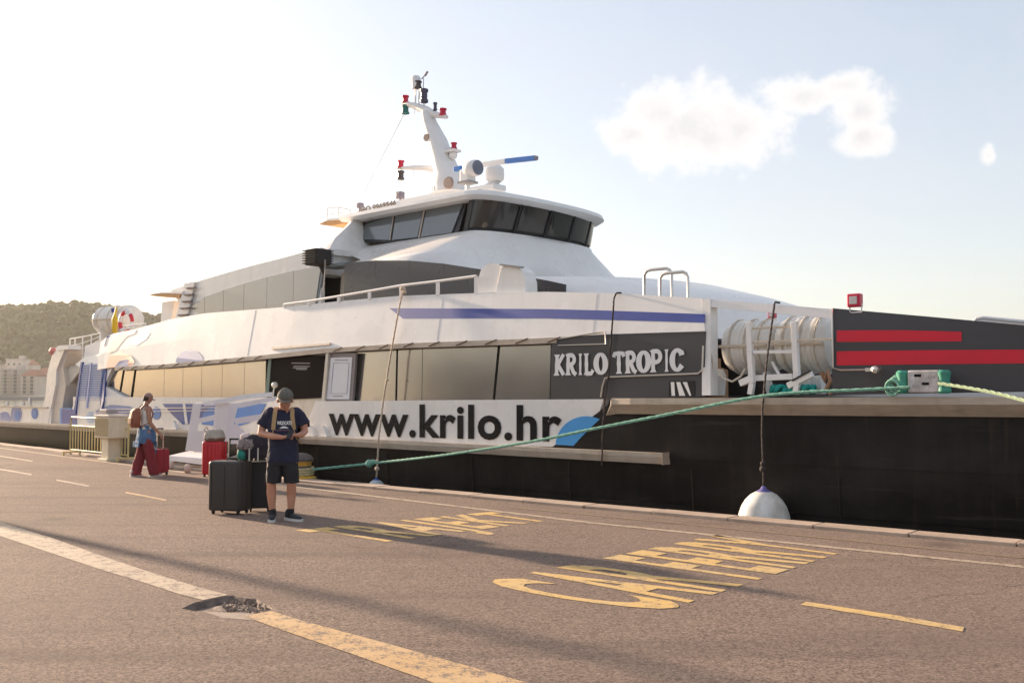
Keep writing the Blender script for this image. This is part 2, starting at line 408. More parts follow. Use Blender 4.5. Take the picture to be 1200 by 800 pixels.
    bp = N('ShaderNodeBump'); bp.inputs['Strength'].default_value = 0.55; bp.inputs['Distance'].default_value = 0.006
    ad = N('ShaderNodeMath'); ad.operation = 'ADD'; L(sepc.outputs[1], ad.inputs[0]); L(sep2.outputs[1], ad.inputs[1])
    L(ad.outputs[0], bp.inputs['Height']); L(bp.outputs[0], b.inputs['Normal'])
    return m
ASPH = asphalt()
def paint(name, col, wear=0.5, scale=7.0, bare=(0.20, 0.155, 0.125), col2=None):
    m = bpy.data.materials.new(name); m.use_nodes = True; nt = m.node_tree; b = nt.nodes['Principled BSDF']
    N = lambda t: nt.nodes.new(t); L = nt.links.new
    tc = N('ShaderNodeTexCoord')
    a = N('ShaderNodeTexNoise'); a.inputs['Scale'].default_value = scale; a.inputs['Detail'].default_value = 10; a.inputs['Roughness'].default_value = 0.75; L(tc.outputs['Object'], a.inputs['Vector'])
    v = N('ShaderNodeTexVoronoi'); v.inputs['Scale'].default_value = 75; L(tc.outputs['Object'], v.inputs['Vector'])
    sp = N('ShaderNodeSeparateColor'); L(v.outputs['Color'], sp.inputs[0])
    ad = N('ShaderNodeMath'); ad.operation = 'MULTIPLY_ADD'; L(sp.outputs[0], ad.inputs[0]); ad.inputs[1].default_value = 0.16; L(a.outputs['Fac'], ad.inputs[2])
    r = N('ShaderNodeMapRange'); L(ad.outputs[0], r.inputs['Value']); r.inputs['From Min'].default_value = 0.86 - wear * 0.4; r.inputs['From Max'].default_value = 0.98 - wear * 0.4
    w = N('ShaderNodeMix'); w.data_type = 'RGBA'; L(r.outputs[0], w.inputs['Factor']); w.inputs['B'].default_value = (*bare, 1)
    n2 = N('ShaderNodeTexNoise'); n2.inputs['Scale'].default_value = 1.3; n2.inputs['Detail'].default_value = 5; L(tc.outputs['Object'], n2.inputs['Vector'])
    q = N('ShaderNodeMapRange'); L(n2.outputs['Fac'], q.inputs['Value']); q.inputs['From Min'].default_value = .35; q.inputs['From Max'].default_value = .65
    k = N('ShaderNodeMix'); k.data_type = 'RGBA'; L(q.outputs[0], k.inputs['Factor'])
    k.inputs['A'].default_value = (*col, 1); k.inputs['B'].default_value = (*(col2 or tuple(x * 0.82 for x in col)), 1)
    L(k.outputs['Result'], w.inputs['A']); L(w.outputs['Result'], b.inputs['Base Color']); b.inputs['Roughness'].default_value = 0.75
    bp = N('ShaderNodeBump'); bp.inputs['Strength'].default_value = 0.35; bp.inputs['Distance'].default_value = 0.004; L(sp.outputs[1], bp.inputs['Height']); L(bp.outputs[0], b.inputs['Normal'])
    return m
P_WHITE = paint('worn_white_road_paint', (0.50, 0.39, 0.28), 0.70, bare=(.17,.125,.10))
P_YEL = paint('worn_yellow_road_paint', (0.62, 0.40, 0.13), 0.62, bare=(.17,.125,.10), col2=(0.56, 0.39, 0.18))
P_LINE = paint('worn_cream_road_paint', (0.56, 0.38, 0.20), 0.72, bare=(.17,.125,.10), col2=(0.52, 0.33, 0.15))
P_FAINT = paint('faint_worn_yellow_road_paint', (0.27, 0.19, 0.12), 0.62, bare=(.17,.125,.10))

# pothole outline on the ground (ragged), cut out of the asphalt
hole_px = [(214, 712), (228, 705), (246, 702), (262, 699), (274, 697), (290, 700), (300, 702), (316, 709), (321, 714), (306, 716), (295, 719), (281, 716), (266, 717), (248, 714), (230, 716)]
hole = [G(*p) for p in hole_px]
hole = [h + Vector((random.uniform(-.012, .012), random.uniform(-.02, .02), 0)) for h in hole]
bm = bmesh.new()
outer = [p.copy() for p in EDGE] + [Vector((60, -60, 0)), Vector((-320, -60, 0))]
ov = [bm.verts.new(p) for p in outer]; hv = [bm.verts.new(p) for p in hole]
es = [bm.edges.new((ov[i], ov[(i + 1) % len(ov)])) for i in range(len(ov))] + [bm.edges.new((hv[i], hv[(i + 1) % len(hv)])) for i in range(len(hv))]
bmesh.ops.triangle_fill(bm, edges=es, use_beauty=True)
for f in bm.faces:
    if f.normal.z < 0: f.normal_flip()
me = bpy.data.meshes.new('quay_asphalt'); bm.to_mesh(me); bm.free(); me.materials.append(ASPH)
qa = bpy.data.objects.new('quay_asphalt', me); C.objects.link(qa); qa['kind'] = 'structure'
HOLE_M = mat('broken_asphalt_rubble', (0.24, 0.18, 0.145), 0.9, col2=(0.09, 0.066, 0.055), vscale=9, bump=0.6, bscale=30)
hm = MB(); hc = sum(hole, Vector()) / len(hole); n = len(hole)
lip = [Vector((p.x, p.y, 0)) for p in hole]
low = [hc.lerp(p, 0.90) + Vector((random.uniform(-.01, .01), random.uniform(-.01, .01), -0.055 if i < 8 else -0.018)) for i, p in enumerate(hole)]
mid = [hc.lerp(p, 0.5) + Vector((0, 0, -0.03 + random.uniform(-.012, .012))) for p in hole]
hm.loft([lip, low, mid], cap=False); hm.add(mid, [tuple(range(n))])
ho = hm.build('pothole', HOLE_M, kind='structure')
# loose rubble along the pothole
rb = MB()
for i in range(110):
    q = G(random.uniform(262, 318), random.uniform(703, 716)); r_ = random.uniform(.004, .017)
    bmr = bmesh.new(); bmesh.ops.create_icosphere(bmr, subdivisions=1, radius=r_)
    bmr.verts.index_update()
    rb.add([Vector(v.co) * random.uniform(.7, 1.2) + Vector((q.x, q.y, -0.01)) for v in bmr.verts], [[v.index for v in f.verts] for f in bmr.faces]); bmr.free()
rb.build('loose_rubble', mat('rubble_stone', (0.22, 0.165, 0.13), 0.9, 0.3, 20), kind='stuff')

def band(pts_a, pts_b, z, step=1.0):
    m = MB(); A = [Vector((p.x, p.y, z)) for p in pts_a]; B = [Vector((p.x, p.y, z)) for p in pts_b]
    m.add(A + B, [(i, i + 1, len(A) + i + 1, len(A) + i) for i in range(len(A) - 1)]); return m
def mark(name, a, b, mt, z=0.004):
    o = band([G(*p) for p in a], [G(*p) for p in b], z).build(name, mt, kind='structure'); return o
def offs(pl, k):           # offset a polyline inland
    o = []
    for i, p in enumerate(pl):
        a = pl[max(0, i - 1)]; b = pl[min(len(pl) - 1, i + 1)]; t = (b - a).normalized()
        o.append(p + Vector((t.y, -t.x, 0)) * k)
    return o
wl = [G(-60, 516), G(12, 526), G(152, 544.5), G(350, 570), G(500, 588), G(700, 612.3), G(900, 632.5), G(1200, 663)]
wl = [wl[0] + (wl[0] - wl[1]).normalized() * 60] + wl + [wl[-1] + (wl[-1] - wl[-2]).normalized() * 10]
band(offs(wl, 0.0), offs(wl, 0.13), 0.004).build('edge_line', P_WHITE, kind='structure')
fl = [G(600, 594), G(800, 613), G(1000, 633), G(1200, 653)]
band(offs(fl, 0), offs(fl, .09), 0.004).build('faint_line', P_FAINT, kind='structure')
mark('main_line', [(-60, 596), (0, 611.5), (60, 630), (130, 655), (190, 675), (240, 690), (268, 697)], [(-60, 610), (0, 628), (60, 648), (120, 668), (170, 683), (213, 697), (238, 703)], P_WHITE)
mark('main_line', [(318, 716), (360, 729), (450, 753), (618, 800), (720, 830)], [(286, 722), (330, 738), (400, 762), (508, 800), (590, 832)], P_LINE)
mark('repair_patch', [(236, 716), (300, 719)], [(262, 724), (330, 729)], mat('pale_concrete_patch', (0.30, 0.235, 0.19), 0.9, 0.15, 8, bump=.3), 0.002)
for a in ([(0, 533.6), (38, 539.6)], [(0, 548.8), (37, 555)], [(66, 561.5), (104, 568.3)], [(147, 576), (195, 585)], [(-90, 541), (-55, 544)]):
    b = [(a[0][0], a[0][1] + (1.8 if a[0][1] > 545 else 1.4)), (a[1][0], a[1][1] + (1.9 if a[0][1] > 545 else 1.4))]
    mark('lane_dash', a, b, P_WHITE if a[0][0] < 100 else P_LINE)
mark('yellow_dash', [(945, 705), (1050, 721), (1130, 735)], [(938, 708.5), (1048, 726), (1128, 740)], P_YEL)
gf = lambda x, y: Vector((x, y, 0.004))
def ground_text(body, bl, br, tr, tl, bold, sp, name):
    q = [G(*p).xy for p in (bl, br, tr, tl)]
    o = quad_text(body, gf, q, bold, sp).build(name, P_YEL, kind='structure'); return o
ground_text('CAR FERRY', (772, 719), (992, 646), (838, 626.5), (553, 684.5), 0.024, 1.12, 'painted_lettering')
ground_text('TRAJEKT', (473, 642), (672, 612.5), (575, 599.5), (345, 621), 0.024, 1.12, 'painted_lettering')

# coping stones along the edge, each its own stone
COP = mat('pale_coping_stone', (0.42, 0.32, 0.245), 0.8, 0.18, 3, bump=0.35, bscale=18, dirt=.3)
edge_root = empty('quay_edge', (EDGE[4].x, EDGE[4].y, 0)); edge_root['kind'] = 'structure'
wall_m = mat('quay_wall_concrete', (0.22, 0.18, 0.15), 0.9, 0.3, 2, bump=.5, bscale=8, dirt=.6)
stone_me = {}
acc_pts = []
for a, b in zip(EDGE, EDGE[1:]):
    pass
def walk(pl, step, start=0):
    res = []; d0 = start
    for a, b in zip(pl, pl[1:]):
        L_ = (b - a).length; t = (b - a) / L_
        k = max(1, round(L_ / step))
        res += [(a + (b - a) * (i / k), a + (b - a) * ((i + 1) / k)) for i in range(k)]
    return res
near = [EDGE[1] + dl * 12] + EDGE[1:]
base_stones = []
for k in range(4):
    m = MB(); m.box((0, 0, 0), (1.185, 0.36 + .006 * k, 0.15), bev=0.014)
    base_stones.append(m.mesh('stone', COP))
for i, (a, b) in enumerate(walk(near, 1.2)):
    c = (a + b) / 2; t = (b - a).normalized(); nrm = Vector((t.y, -t.x, 0))
    o = bpy.data.objects.new('stone', base_stones[i % 4]); C.objects.link(o); o.parent = edge_root
    o.location = c + nrm * (0.17 + random.uniform(-.008, .008)) + Vector((0, 0, -0.03 + random.uniform(-.005, .005))) - edge_root.location
    o.rotation_euler = (0, 0, math.atan2(t.y, t.x) + random.uniform(-.003, .003)); o.scale = ((b - a).length / 1.2, 1, 1)
# quay wall down to the water, the stones' bed
m = MB()
A = [p + Vector((0, 0, -0.004)) for p in EDGE]; B = [p + Vector((0, 0, -3.2)) for p in EDGE]
m.add(A + B, [(i, i + 1, len(A) + i + 1, len(A) + i) for i in range(len(A) - 1)])
m.build('quay_wall', wall_m, kind='structure')
# water
wm = bpy.data.materials.new('harbour_water'); wm.use_nodes = True; nt = wm.node_tree; b = nt.nodes['Principled BSDF']
b.inputs['Base Color'].default_value = (0.012, 0.03, 0.035, 1); b.inputs['Roughness'].default_value = 0.08; b.inputs['IOR'].default_value = 1.33
tc = nt.nodes.new('ShaderNodeTexCoord'); n1 = nt.nodes.new('ShaderNodeTexNoise'); n1.inputs['Scale'].default_value = 0.9; n1.inputs['Detail'].default_value = 6
nt.links.new(tc.outputs['Object'], n1.inputs['Vector']); bp = nt.nodes.new('ShaderNodeBump'); bp.inputs['Strength'].default_value = .6; bp.inputs['Distance'].default_value = .25
nt.links.new(n1.outputs['Fac'], bp.inputs['Height']); nt.links.new(bp.outputs[0], b.inputs['Normal'])
m = MB(); m.add([(-6000, -300, -1.7), (6000, -300, -1.7), (6000, 9000, -1.7), (-6000, 9000, -1.7)], [(0, 1, 2, 3)]); m.build('water', wm, kind='structure', rebase=False)

# ================================================================== HILL AND TOWN
import numpy as np
HILL = mat('hill_soil', (0.07, 0.075, 0.035), 0.95, 0.3, 0.02)
def hill_y(px):           # skyline of the bare hill in the photo, minus the trees
    pts = [(-300, 372), (-120, 366), (0, 362), (30, 364), (60, 360), (90, 354), (125, 357), (150, 362), (190, 372), (260, 400), (360, 440), (480, 461)]
    return resample(pts, px)
HD = 1150.0
nx_, ny_ = 90, 26
m = MB(); hv_ = []
def hill_z(X, t):
    d = 850 + t * 500
    px = 600 + F * X / (850 + 300)
    top = (461 - hill_y(px)) * HD / F + EYE
    prof = math.sin(min(1, t / 0.62) * PI / 2) ** 1.15 if t < .62 else math.cos((t - .62) / .38 * PI / 2) ** .7
    nzv = noise.fractal(Vector((X * .008, d * .008, 3.1)), 1.0, 2.0, 4) * 9
    return max(-2.5, (top - 5) * prof + nzv * min(1, prof * 2))
for j in range(ny_ + 1):
    for i in range(nx_ + 1):
        X = -1100 + i * (1250 / nx_); t = j / ny_
        hv_.append((X, 850 + t * 500, hill_z(X, t)))
m.add(hv_, [(j * (nx_ + 1) + i, j * (nx_ + 1) + i + 1, (j + 1) * (nx_ + 1) + i + 1, (j + 1) * (nx_ + 1) + i) for j in range(ny_) for i in range(nx_)])
m.build('hill', HILL, kind='structure', smooth=True, rebase=False)
# woodland on the hill: crowns built of leaf clumps
FOL = mat('pine_wood_foliage', (0.070, 0.115, 0.030), 0.95, col2=(0.014, 0.032, 0.011), vscale=0.09)
rng_ = np.random.RandomState(5)
ico = bmesh.new(); bmesh.ops.create_icosphere(ico, subdivisions=1, radius=1); ico.verts.index_update()
iv = np.array([v.co[:] for v in ico.verts]); ifc = np.array([[v.index for v in f.verts] for f in ico.faces]); ico.free()
V = []; Fc = []; o = 0
for k in range(5200):
    X = rng_.uniform(-760, -250); t = rng_.uniform(0.08, 0.75)
    d = 850 + t * 500
    z = hill_z(X, t)
    if z < 14 + rng_.uniform(-3, 8): continue
    r = rng_.uniform(2.2, 5.2)
    for c in range(3):
        jj = rng_.uniform(0.65, 1.3, (len(iv), 1))
        ctr = np.array([X, d, z + r * .6]) + rng_.uniform(-1, 1, 3) * r * .7
        V.append(iv * jj * r * rng_.uniform(.5, .95) * np.array([1, 1, .85]) + ctr); Fc.append(ifc + o); o += len(iv)
m = MB(); m.v = [tuple(x) for x in np.concatenate(V)]; m.f = [tuple(int(i) for i in x) for x in np.concatenate(Fc)]
me = bpy.data.meshes.new('woodland'); me.from_pydata(m.v, [], m.f); me.materials.append(FOL)
wo = bpy.data.objects.new('woodland', me); C.objects.link(wo); wo['kind'] = 'stuff'

# shore land under the town
m = MB(); m.box((-420, 700, -1.4), (900, 330, 2.4)); m.build('shore_land', mat('shore_ground', (0.2, 0.18, 0.14), 0.9, 0.2, 0.05), kind='structure')
WINM = mat('far_window_glass', (0.10, 0.10, 0.11), 0.3, 0.2, 1); SHUT = mat('far_roof_tile', (0.38, 0.17, 0.11), 0.9, .15, 1)
win_me = MB().box((0, 0, 0), (1.7, 0.3, 1.7)).mesh('window', WINM)
def far_house(px0, px1, ytop, d, col, floors, label, gable=False, bay=4.2):
    x0 = (px0 - 600) / F * d; x1 = (px1 - 600) / F * d; h = (461 - ytop) / F * d + EYE; w = x1 - x0
    r = empty('town_building', ((x0 + x1) / 2, d, -0.2), 0, (label, 'building', 'buildings of the town below the hill'))
    MB().box((0, 7, h / 2), (w, 14, h)).build('wall', mat('render_%d' % int(col[0] * 1000 + d), col, 0.9, 0.1, .15), r)
    if gable:
        q = MB(); q.add([(-w / 2 - .5, -.5, h), (w / 2 + .5, -.5, h), (w / 2 + .5, 14.5, h), (-w / 2 - .5, 14.5, h), (-w / 2 + 2, 7, h + 4), (w / 2 - 2, 7, h + 4)], [(0, 1, 5, 4), (1, 2, 5), (2, 3, 4, 5), (3, 0, 4), (3, 2, 1, 0)]); q.build('roof', SHUT, r)
    else:
        MB().box((0, 7, h + .35), (w + .8, 14.8, .7)).build('roof', mat('flat_roof', (0.5, 0.45, 0.4), .9, .1, 1), r)
        MB().box((w * .2, 8, h + 2), (4, 4, 2.6)).build('stair_head', mat('flat_roof', (0.5, 0.45, 0.4)), r)
    nb = max(2, int(w / bay)); fh = (h - 2) / floors
    for f in range(floors):
        for k in range(nb):
            ob = bpy.data.objects.new('window', win_me); C.objects.link(ob); ob.parent = r
            ob.location = (-w / 2 + (k + .5) * w / nb, -0.05, 2 + (f + .45) * fh)
        MB().box((0, -.5, 2 + f * fh - .1), (w * .96, 1.2, .25)).build('balcony', mat('balcony_concrete', (0.6, 0.56, 0.5), .9, .1, 1), r)
far_house(-34, -4, 428, 640, (0.5, 0.45, 0.4), 7, 'grey apartment block at the left edge of the town')
far_house(1, 24, 433, 620, (0.42, 0.39, 0.34), 7, 'long grey green apartment block with many window rows by the harbour')
far_house(25, 42, 440, 600, (0.58, 0.50, 0.42), 5, 'cream house with red tiled roof beside the grey block', True)
far_house(41, 56, 437, 660, (0.60, 0.50, 0.43), 5, 'pale house with tiled roof behind the white stern post', True)
far_house(7, 26, 421, 790, (0.66, 0.56, 0.50), 4, 'pale pink block rising above the other roofs on the hillside')
far_house(24, 38, 427, 800, (0.62, 0.54, 0.48), 3, 'small pale house high on the hillside below the wood', True)
far_house(-5, 8, 430, 800, (0.55, 0.5, 0.44), 4, 'cream hillside block partly behind the long grey block')
far_house(60, 84, 440, 690, (0.60, 0.52, 0.46), 4, 'cream waterfront house between the stern post and the louvres', True)

# ================================================================== THE LAMP POST outside the frame that throws the long shadow
lp = G(200, 658) + SUN_DIR * 10.5
lr = empty('lamp_post', (lp.x, lp.y, 0), 0, ('tall grey steel lamp post at the left of the quay', 'lamp post'))
LPM = mat('galvanised_steel', (0.35, 0.35, 0.34), 0.5, .1, 4, metal=.5)
MB().tube([(0, 0, 0), (0, 0, 3), (0, 0, 5.6)], [.12, .10, .075], 12).build('pole', LPM, lr, smooth=True)
MB().lathe([(.26, 0), (.26, .03), (.17, .05), (.17, .3)], n=12).build('base', LPM, lr, smooth=True)
MB().box((0.28, 0, 5.62), (.75, .2, .09), bev=.03).build('lamp_head', LPM, lr)

# low building added outside the frame to darken reflections in the ship's glazing
te = empty('added_building', (-72, -10, 0), R(4), ('added unseen long low building with a dark glazed front, mirrored in the ferry windows', 'building'))
MB().box((0, 0, 3.2), (16, 62, 6.4)).build('wall', mat('added_building_render', (0.11, 0.085, 0.07), .9, .1, .5), te)
MB().box((0, 0, 6.65), (19, 65, .5), bev=.08).build('roof', mat('added_building_roof', (0.25, 0.22, 0.2), .8, .1, .5), te)
tw = MB().box((0, 0, 0), (.12, 3.4, 4.2)).mesh('window', mat('added_building_glass', (0.05, 0.05, 0.055), .15, .1, .5))
for k in range(14):
    ob = bpy.data.objects.new('window', tw); C.objects.link(ob); ob.parent = te; ob.location = (8.03, -28.6 + k * 4.4, 2.9)

# ================================================================== THE FERRY (local frame: x forward, y inboard, z up)
ferry = empty('fast_ferry', tuple(SHIP), TH, ('large white and black catamaran fast ferry moored along the quay', 'ferry'))
BEAM = 10.6
def lerp(a, b, t): return a + (b - a) * t
def vbow(s): return 0.016 * max(0.0, s - 1.0) ** 2
def vside(s, z):
    v = vbow(s)
    if z > 2.58: v += 0.19 * (z - 2.58)
    if z < 0.7: v += 0.06 * (0.7 - z)
    return v
def strip_mb(top, bot, vf, off=0.0, thick=0.12, n=24, rows=1, s0=None, s1=None, px=True, mirror=False):
    """a shell of the ship's side between two traced edges, following the side's own curve"""
    if px:
        g = lambda s, z: vf(s, z) + off
        top = [SP(*p, g) for p in top]; bot = [SP(*p, g) for p in bot]
    a = max(top[0][0], bot[0][0]) if s0 is None else s0; b = min(top[-1][0], bot[-1][0]) if s1 is None else s1
    m = MB()
    brk = sorted(set([a, b] + [p[0] for p in top + bot if a < p[0] < b] + [a + (b - a) * i / n for i in range(n + 1)]))
    rings = []
    for s in brk:
        u = (s - a) / (b - a)
        if s0 is None and s1 is None:
            # follow both edges with their own ends (slanted ends stay slanted)
            st = lerp(top[0][0], top[-1][0], u); sb = lerp(bot[0][0], bot[-1][0], u)
        else: st = sb = s
        zt = resample(top, st); zb = resample(bot, sb)
        q = []
        for r in range(rows + 1):
            k = r / rows; s_ = lerp(st, sb, k); z = lerp(zt, zb, k); q.append((s_, vf(s_, z) + off, z))
        for r in range(rows, -1, -1):
            x, y, z = q[r]; q.append((x, y + thick, z))
        rings.append(q)
    if mirror: rings = [[(x, BEAM - y, z) for x, y, z in q] for q in rings]
    m.loft(rings)
    return m
def poly_mb(pts, vf, off, thick, px=True):
    """flat-ish plate from a traced outline"""
    g = lambda s, z: (vf(s, z) if vf else 0) + off
    P = [SP(*p, g) for p in pts] if px else pts
    return MB().prism(P, lambda s, z: Vector((s, g(s, z), z)), lambda s, z: Vector((s, g(s, z) + thick, z)))
def part(m, name, mt, label=None, **k): return m.build(name, mt, ferry, label, **k)
S = lambda px, py, v=0: SP(px, py, v)

SB = 11.5                    # bow end
s_aft = -29.0
# --- hull below the strake
low = strip_mb([(s_aft, 0.68), (SB, 0.68)], [(s_aft, -2.1), (SB, -2.1)], vside, 0.0, 3.0, 30, 3, px=False, s0=s_aft, s1=SB)
part(low, 'lower_hull', BLACK, 'black lower hull')
part(strip_mb([(s_aft, 0.68), (SB, 0.68)], [(s_aft, -2.1), (SB, -2.1)], vside, 0.0, 3.0, 20, 2, px=False, s0=s_aft, s1=SB, mirror=True), 'lower_hull', BLACK, 'black lower hull of the far side')
# faint welded seams and rivet rows on the black plating
sm = MB()
for s in [-14, -11.6, -9.1, -6.7, -4.2, -1.8, 0.7, 3.1, 5.5]:
    pts = [(s, vside(s, z) - .006, z) for z in (-1.6, -.8, 0, .5)]
    sm.tube(pts, .012, 5)
for z in (-0.05, -0.75): sm.tube([(s, vside(s, z) - .004, z) for s in [x * .8 - 20 for x in range(36)]], .010, 5)
sm.build('hull_seam', BLACK, ferry, kind='stuff')
# upper black hull at the bow
dark_diag_b = S(640, 522); dark_diag_t = S(712, 487)
sA, sT = dark_diag_b[0], dark_diag_t[0]
part(strip_mb([(sT, 1.50), (SB, 1.58)], [(sA, 0.66), (SB, 0.66)], vside, -0.012, 3.0, 24, 2, px=False), 'bow_hull', BLACK, 'black upper bow plating')
part(strip_mb([(sT, 1.50), (SB, 1.58)], [(sA, 0.66), (SB, 0.66)], vside, 0, 1.0, 24, 2, px=False, mirror=True), 'bow_hull', BLACK, 'black bow plating of the far side')
# --- strakes
def strake(s0, s1, zt, zb, outd, vf, taper=0.5, n=30, chamfer=0.07):
    m = MB(); rings = []
    for i in range(n + 1):
        s = lerp(s0, s1, i / n); z1 = zt(s) if callable(zt) else zt; z0 = zb(s) if callable(zb) else zb
        e = 1.0
        if i == 0 or i == n: e = 0.86
        v = vf(s, (z1 + z0) / 2)
        rings.append([(s, v + .02, z1), (s, v - outd * e, z1), (s, v - outd * e, lerp(z1, z0, .38)), (s, v - outd * e * taper, z0), (s, v + .02, z0)])
    return m.loft(rings)
s777 = S(777, 535, -.16)[0]
part(strake(s_aft, s777, 0.745, 0.57, 0.18, vside, .8), 'rubbing_strake', RUB, 'long pale rubbing strake low on the hull')
stip = MB(); a = s777
stip.prism([(a, .565), (a + .02, .565), (a + .02, .76), (a, .74)], lambda s, z: Vector((s, -.20, z)), lambda s, z: Vector((s, .02, z)))
part(stip, 'strake_end_cap', RUB)
sL = S(717, 478, -.2)[0]
part(strake(sL, SB, lambda s: 1.62 + .006 * (s + 1), lambda s: 1.36 + .006 * (s + 1), 0.24, vside, .35), 'bow_strake', RUB, 'broad pale strake round the bow')
# mitred end of the bow strake
me_ = MB(); me_.loft([[(sL, -.22, 1.62), (sL, -.22, 1.52), (sL, -.08, 1.36), (sL, .02, 1.36), (sL, .02, 1.62)], [(sL - .14, -.03, 1.60), (sL - .16, -.03, 1.50), (sL - .26, -.02, 1.33), (sL - .24, .02, 1.33), (sL - .12, .02, 1.6)]]); part(me_, 'strake_end_cap', RUB)
# --- white side between strake and windows
s355 = S(332, 505)[0]
s84 = S(84, 490)[0]
part(strip_mb([(s84, 1.60), (s355, 1.60)], [(s84, .70), (s355, .70)], vside, 0.03, .15, 12, px=False), 'side_plating', WHITE, 'white after side plating under the beige windows')
sdoor1 = S(372, 490)[0]
part(strip_mb([(s355, 1.60), (sdoor1, 1.60)], [(s355, .70), (sdoor1, .70)], vside, 0.10, .15, 2, px=False), 'side_plating', CREAM, 'cream recessed plating beside the lettering')
part(strip_mb([(370, 470), (540, 468.5), (707, 467.5)], [(352, 514), (500, 520), (690, 524)], vside, -0.006, .18, 10), 'lettering_panel', WHITE, 'long white panel with the web address')
f_side = lambda o: (lambda s, z: Vector((s, vside(s, z) + o, z)))
def side_text(body, bl, br, tr, tl, o, mt, bold, sp=1.0, name='lettering', label=None):
    g = lambda s, z: vside(s, z) + o
    q = [SP(*p, g) for p in (bl, br, tr, tl)]
    return part(quad_text(body, f_side(o), q, bold, sp), name, mt, label)
side_text('www.krilo.hr', (385, 509.5), (658, 518), (658, 474.5), (385, 473), -.022, TXT, 0.026, 1.07, label='black web address lettering')
# blue rounded sail shape behind the last letter
bl_ = [(687 + 36 * math.cos(R(a)), 522 - 34.5 * math.sin(R(a))) for a in range(178, 60, -6)] + [(700, 493.5), (690, 503), (680, 513), (672, 522)]
part(poly_mb(bl_, vside, -.018, .004), 'blue_sail_emblem', SKYB)
# --- window band : dark backing, panes, seams
part(strip_mb([(122, 449), (134, 431), (190, 426), (313, 414)], [(122, 450), (150, 466), (190, 471), (313, 471)], vside, .24, .08, 14), 'window_backing', DARKF)
part(strip_mb([(384, 408), (480, 402), (560, 399), (652, 396)], [(384, 471), (480, 471), (560, 470), (652, 470)], vside, .24, .08, 10), 'window_backing', DARKF)
def topy(px): return resample([(100, 433), (130, 431.5), (190, 427), (300, 416), (384, 407.5), (480, 402), (640, 395.5), (712, 391), (825, 389)], px)
def pane(x0t, x1t, x0b, x1b, yb0, yb1, mt, lab=None, off=.17, yt0=None, yt1=None):
    pts = [(x0t, (yt0 or topy(x0t)) + .5), (x1t, (yt1 or topy(x1t)) + .5), (x1b, yb1), (x0b, yb0)]
    part(strip_mb([pts[0], pts[1]], [pts[3], pts[2]], vside, off, .05, 1), 'window', mt, lab)
pane(124, 144.5, 122, 139, 453, 463, GLASSB, 'pointed aftmost window', yt0=444)
pane(147, 158, 141.5, 152.5, 464, 467.5, GLASSB)
xs = [160.5, 193, 215, 237, 261, 287, 312]
for a, b in zip(xs, xs[1:]):
    pane(a, b - .35, a - (5 if a < 170 else 1), b - 1.35, 469 if a < 190 else 470, 470, GLASSB)
for a, b, c, d in [(418, 464.6, 417, 463), (466.8, 495, 465.4, 494), (495.6, 584, 494.6, 577), (587, 645.5, 580, 644)]:
    pane(a, b, c, d, 470.5, 469.5, GLASSB)
# door opening: recess, dark sliding door, frames
part(poly_mb([(313, 412), (384, 406), (382, 470), (332, 471), (332, 505), (313, 505)], vside, 0.55, .05), 'door_recess', DARK)
part(poly_mb([(319, 413.5), (380, 417), (377, 466), (315, 469)], vside, 0.06, .05), 'boarding_door', mat('dark_brown_door', (0.012, 0.009, 0.008), .75, .1, 2, spec=.1), 'dark door standing open with pale small print')
part(poly_mb([(315.5, 412), (318.5, 411.6), (314, 470), (309.5, 470)], vside, 0.04, .09), 'door_frame', mat('green_grey_frame', (0.10, 0.16, 0.14), .5, .1, 3))
part(poly_mb([(382, 412), (385, 411.8), (380, 470), (376.5, 470)], vside, 0.0, .08), 'door_frame', CREAM)
part(poly_mb([(318, 406.5), (386, 401.5), (386, 404), (318, 409.5)], vside, -.05, .22), 'door_rain_gutter', RUB)
dt = MB()
for (x0, x1, y) in [(341.5, 363.5, 424.8), (344, 363, 428.5), (347, 359.5, 432), (343, 360, 430.3)]:
    g = lambda s, z: vside(s, z) + .052
    P = [SP(x, yy, g) for x, yy in ((x0, y), (x1, y + .3), (x1, y + 1.2), (x0, y + .9))]
    dt.add([f_side(.052)(*p) for p in P], [(0, 1, 2, 3)])
part(dt, 'door_notice', GREYTXT)
# white poster beside the door (blank: its code is left out) in its frame
part(poly_mb([(384.5, 413), (417, 413.5), (413, 470), (380, 470)], vside, .06, .06), 'poster_frame', mat('grey_poster_frame', (0.22, 0.19, 0.19), .5, .05, 3))
part(poly_mb([(387.5, 419), (412.5, 418.5), (409, 467.5), (382.5, 467.5)], vside, .05, .05), 'poster', mat('poster_paper', (0.78, 0.76, 0.78), .6, .03, 3), 'white portrait poster with a thin header line')
pb = MB()
for (x0, y0, x1, y1) in [(392, 421, 408, 422.4), (390, 463.5, 402, 464.8)]:
    g = lambda s, z: vside(s, z) + .045
    P = [SP(x, yy, g) for x, yy in ((x0, y0), (x1, y0), (x1, y1), (x0, y1))]; pb.add([f_side(.045)(*p) for p in P], [(0, 1, 2, 3)])
part(pb, 'poster_print', GREYTXT)
# thin grey border on the poster
def frame_line(pts, o, w, mt, name):
    g = lambda s, z: vside(s, z) + o
    P = [Vector((q[0], g(*q), q[1])) for q in [SP(*p, g) for p in pts]]
    return part(MB().tube(P, w, 4, closed=True), name, mt)
frame_line([(391, 425), (409, 425), (406.5, 461), (387.5, 461)], .045, .006, GREYTXT, 'poster_border')
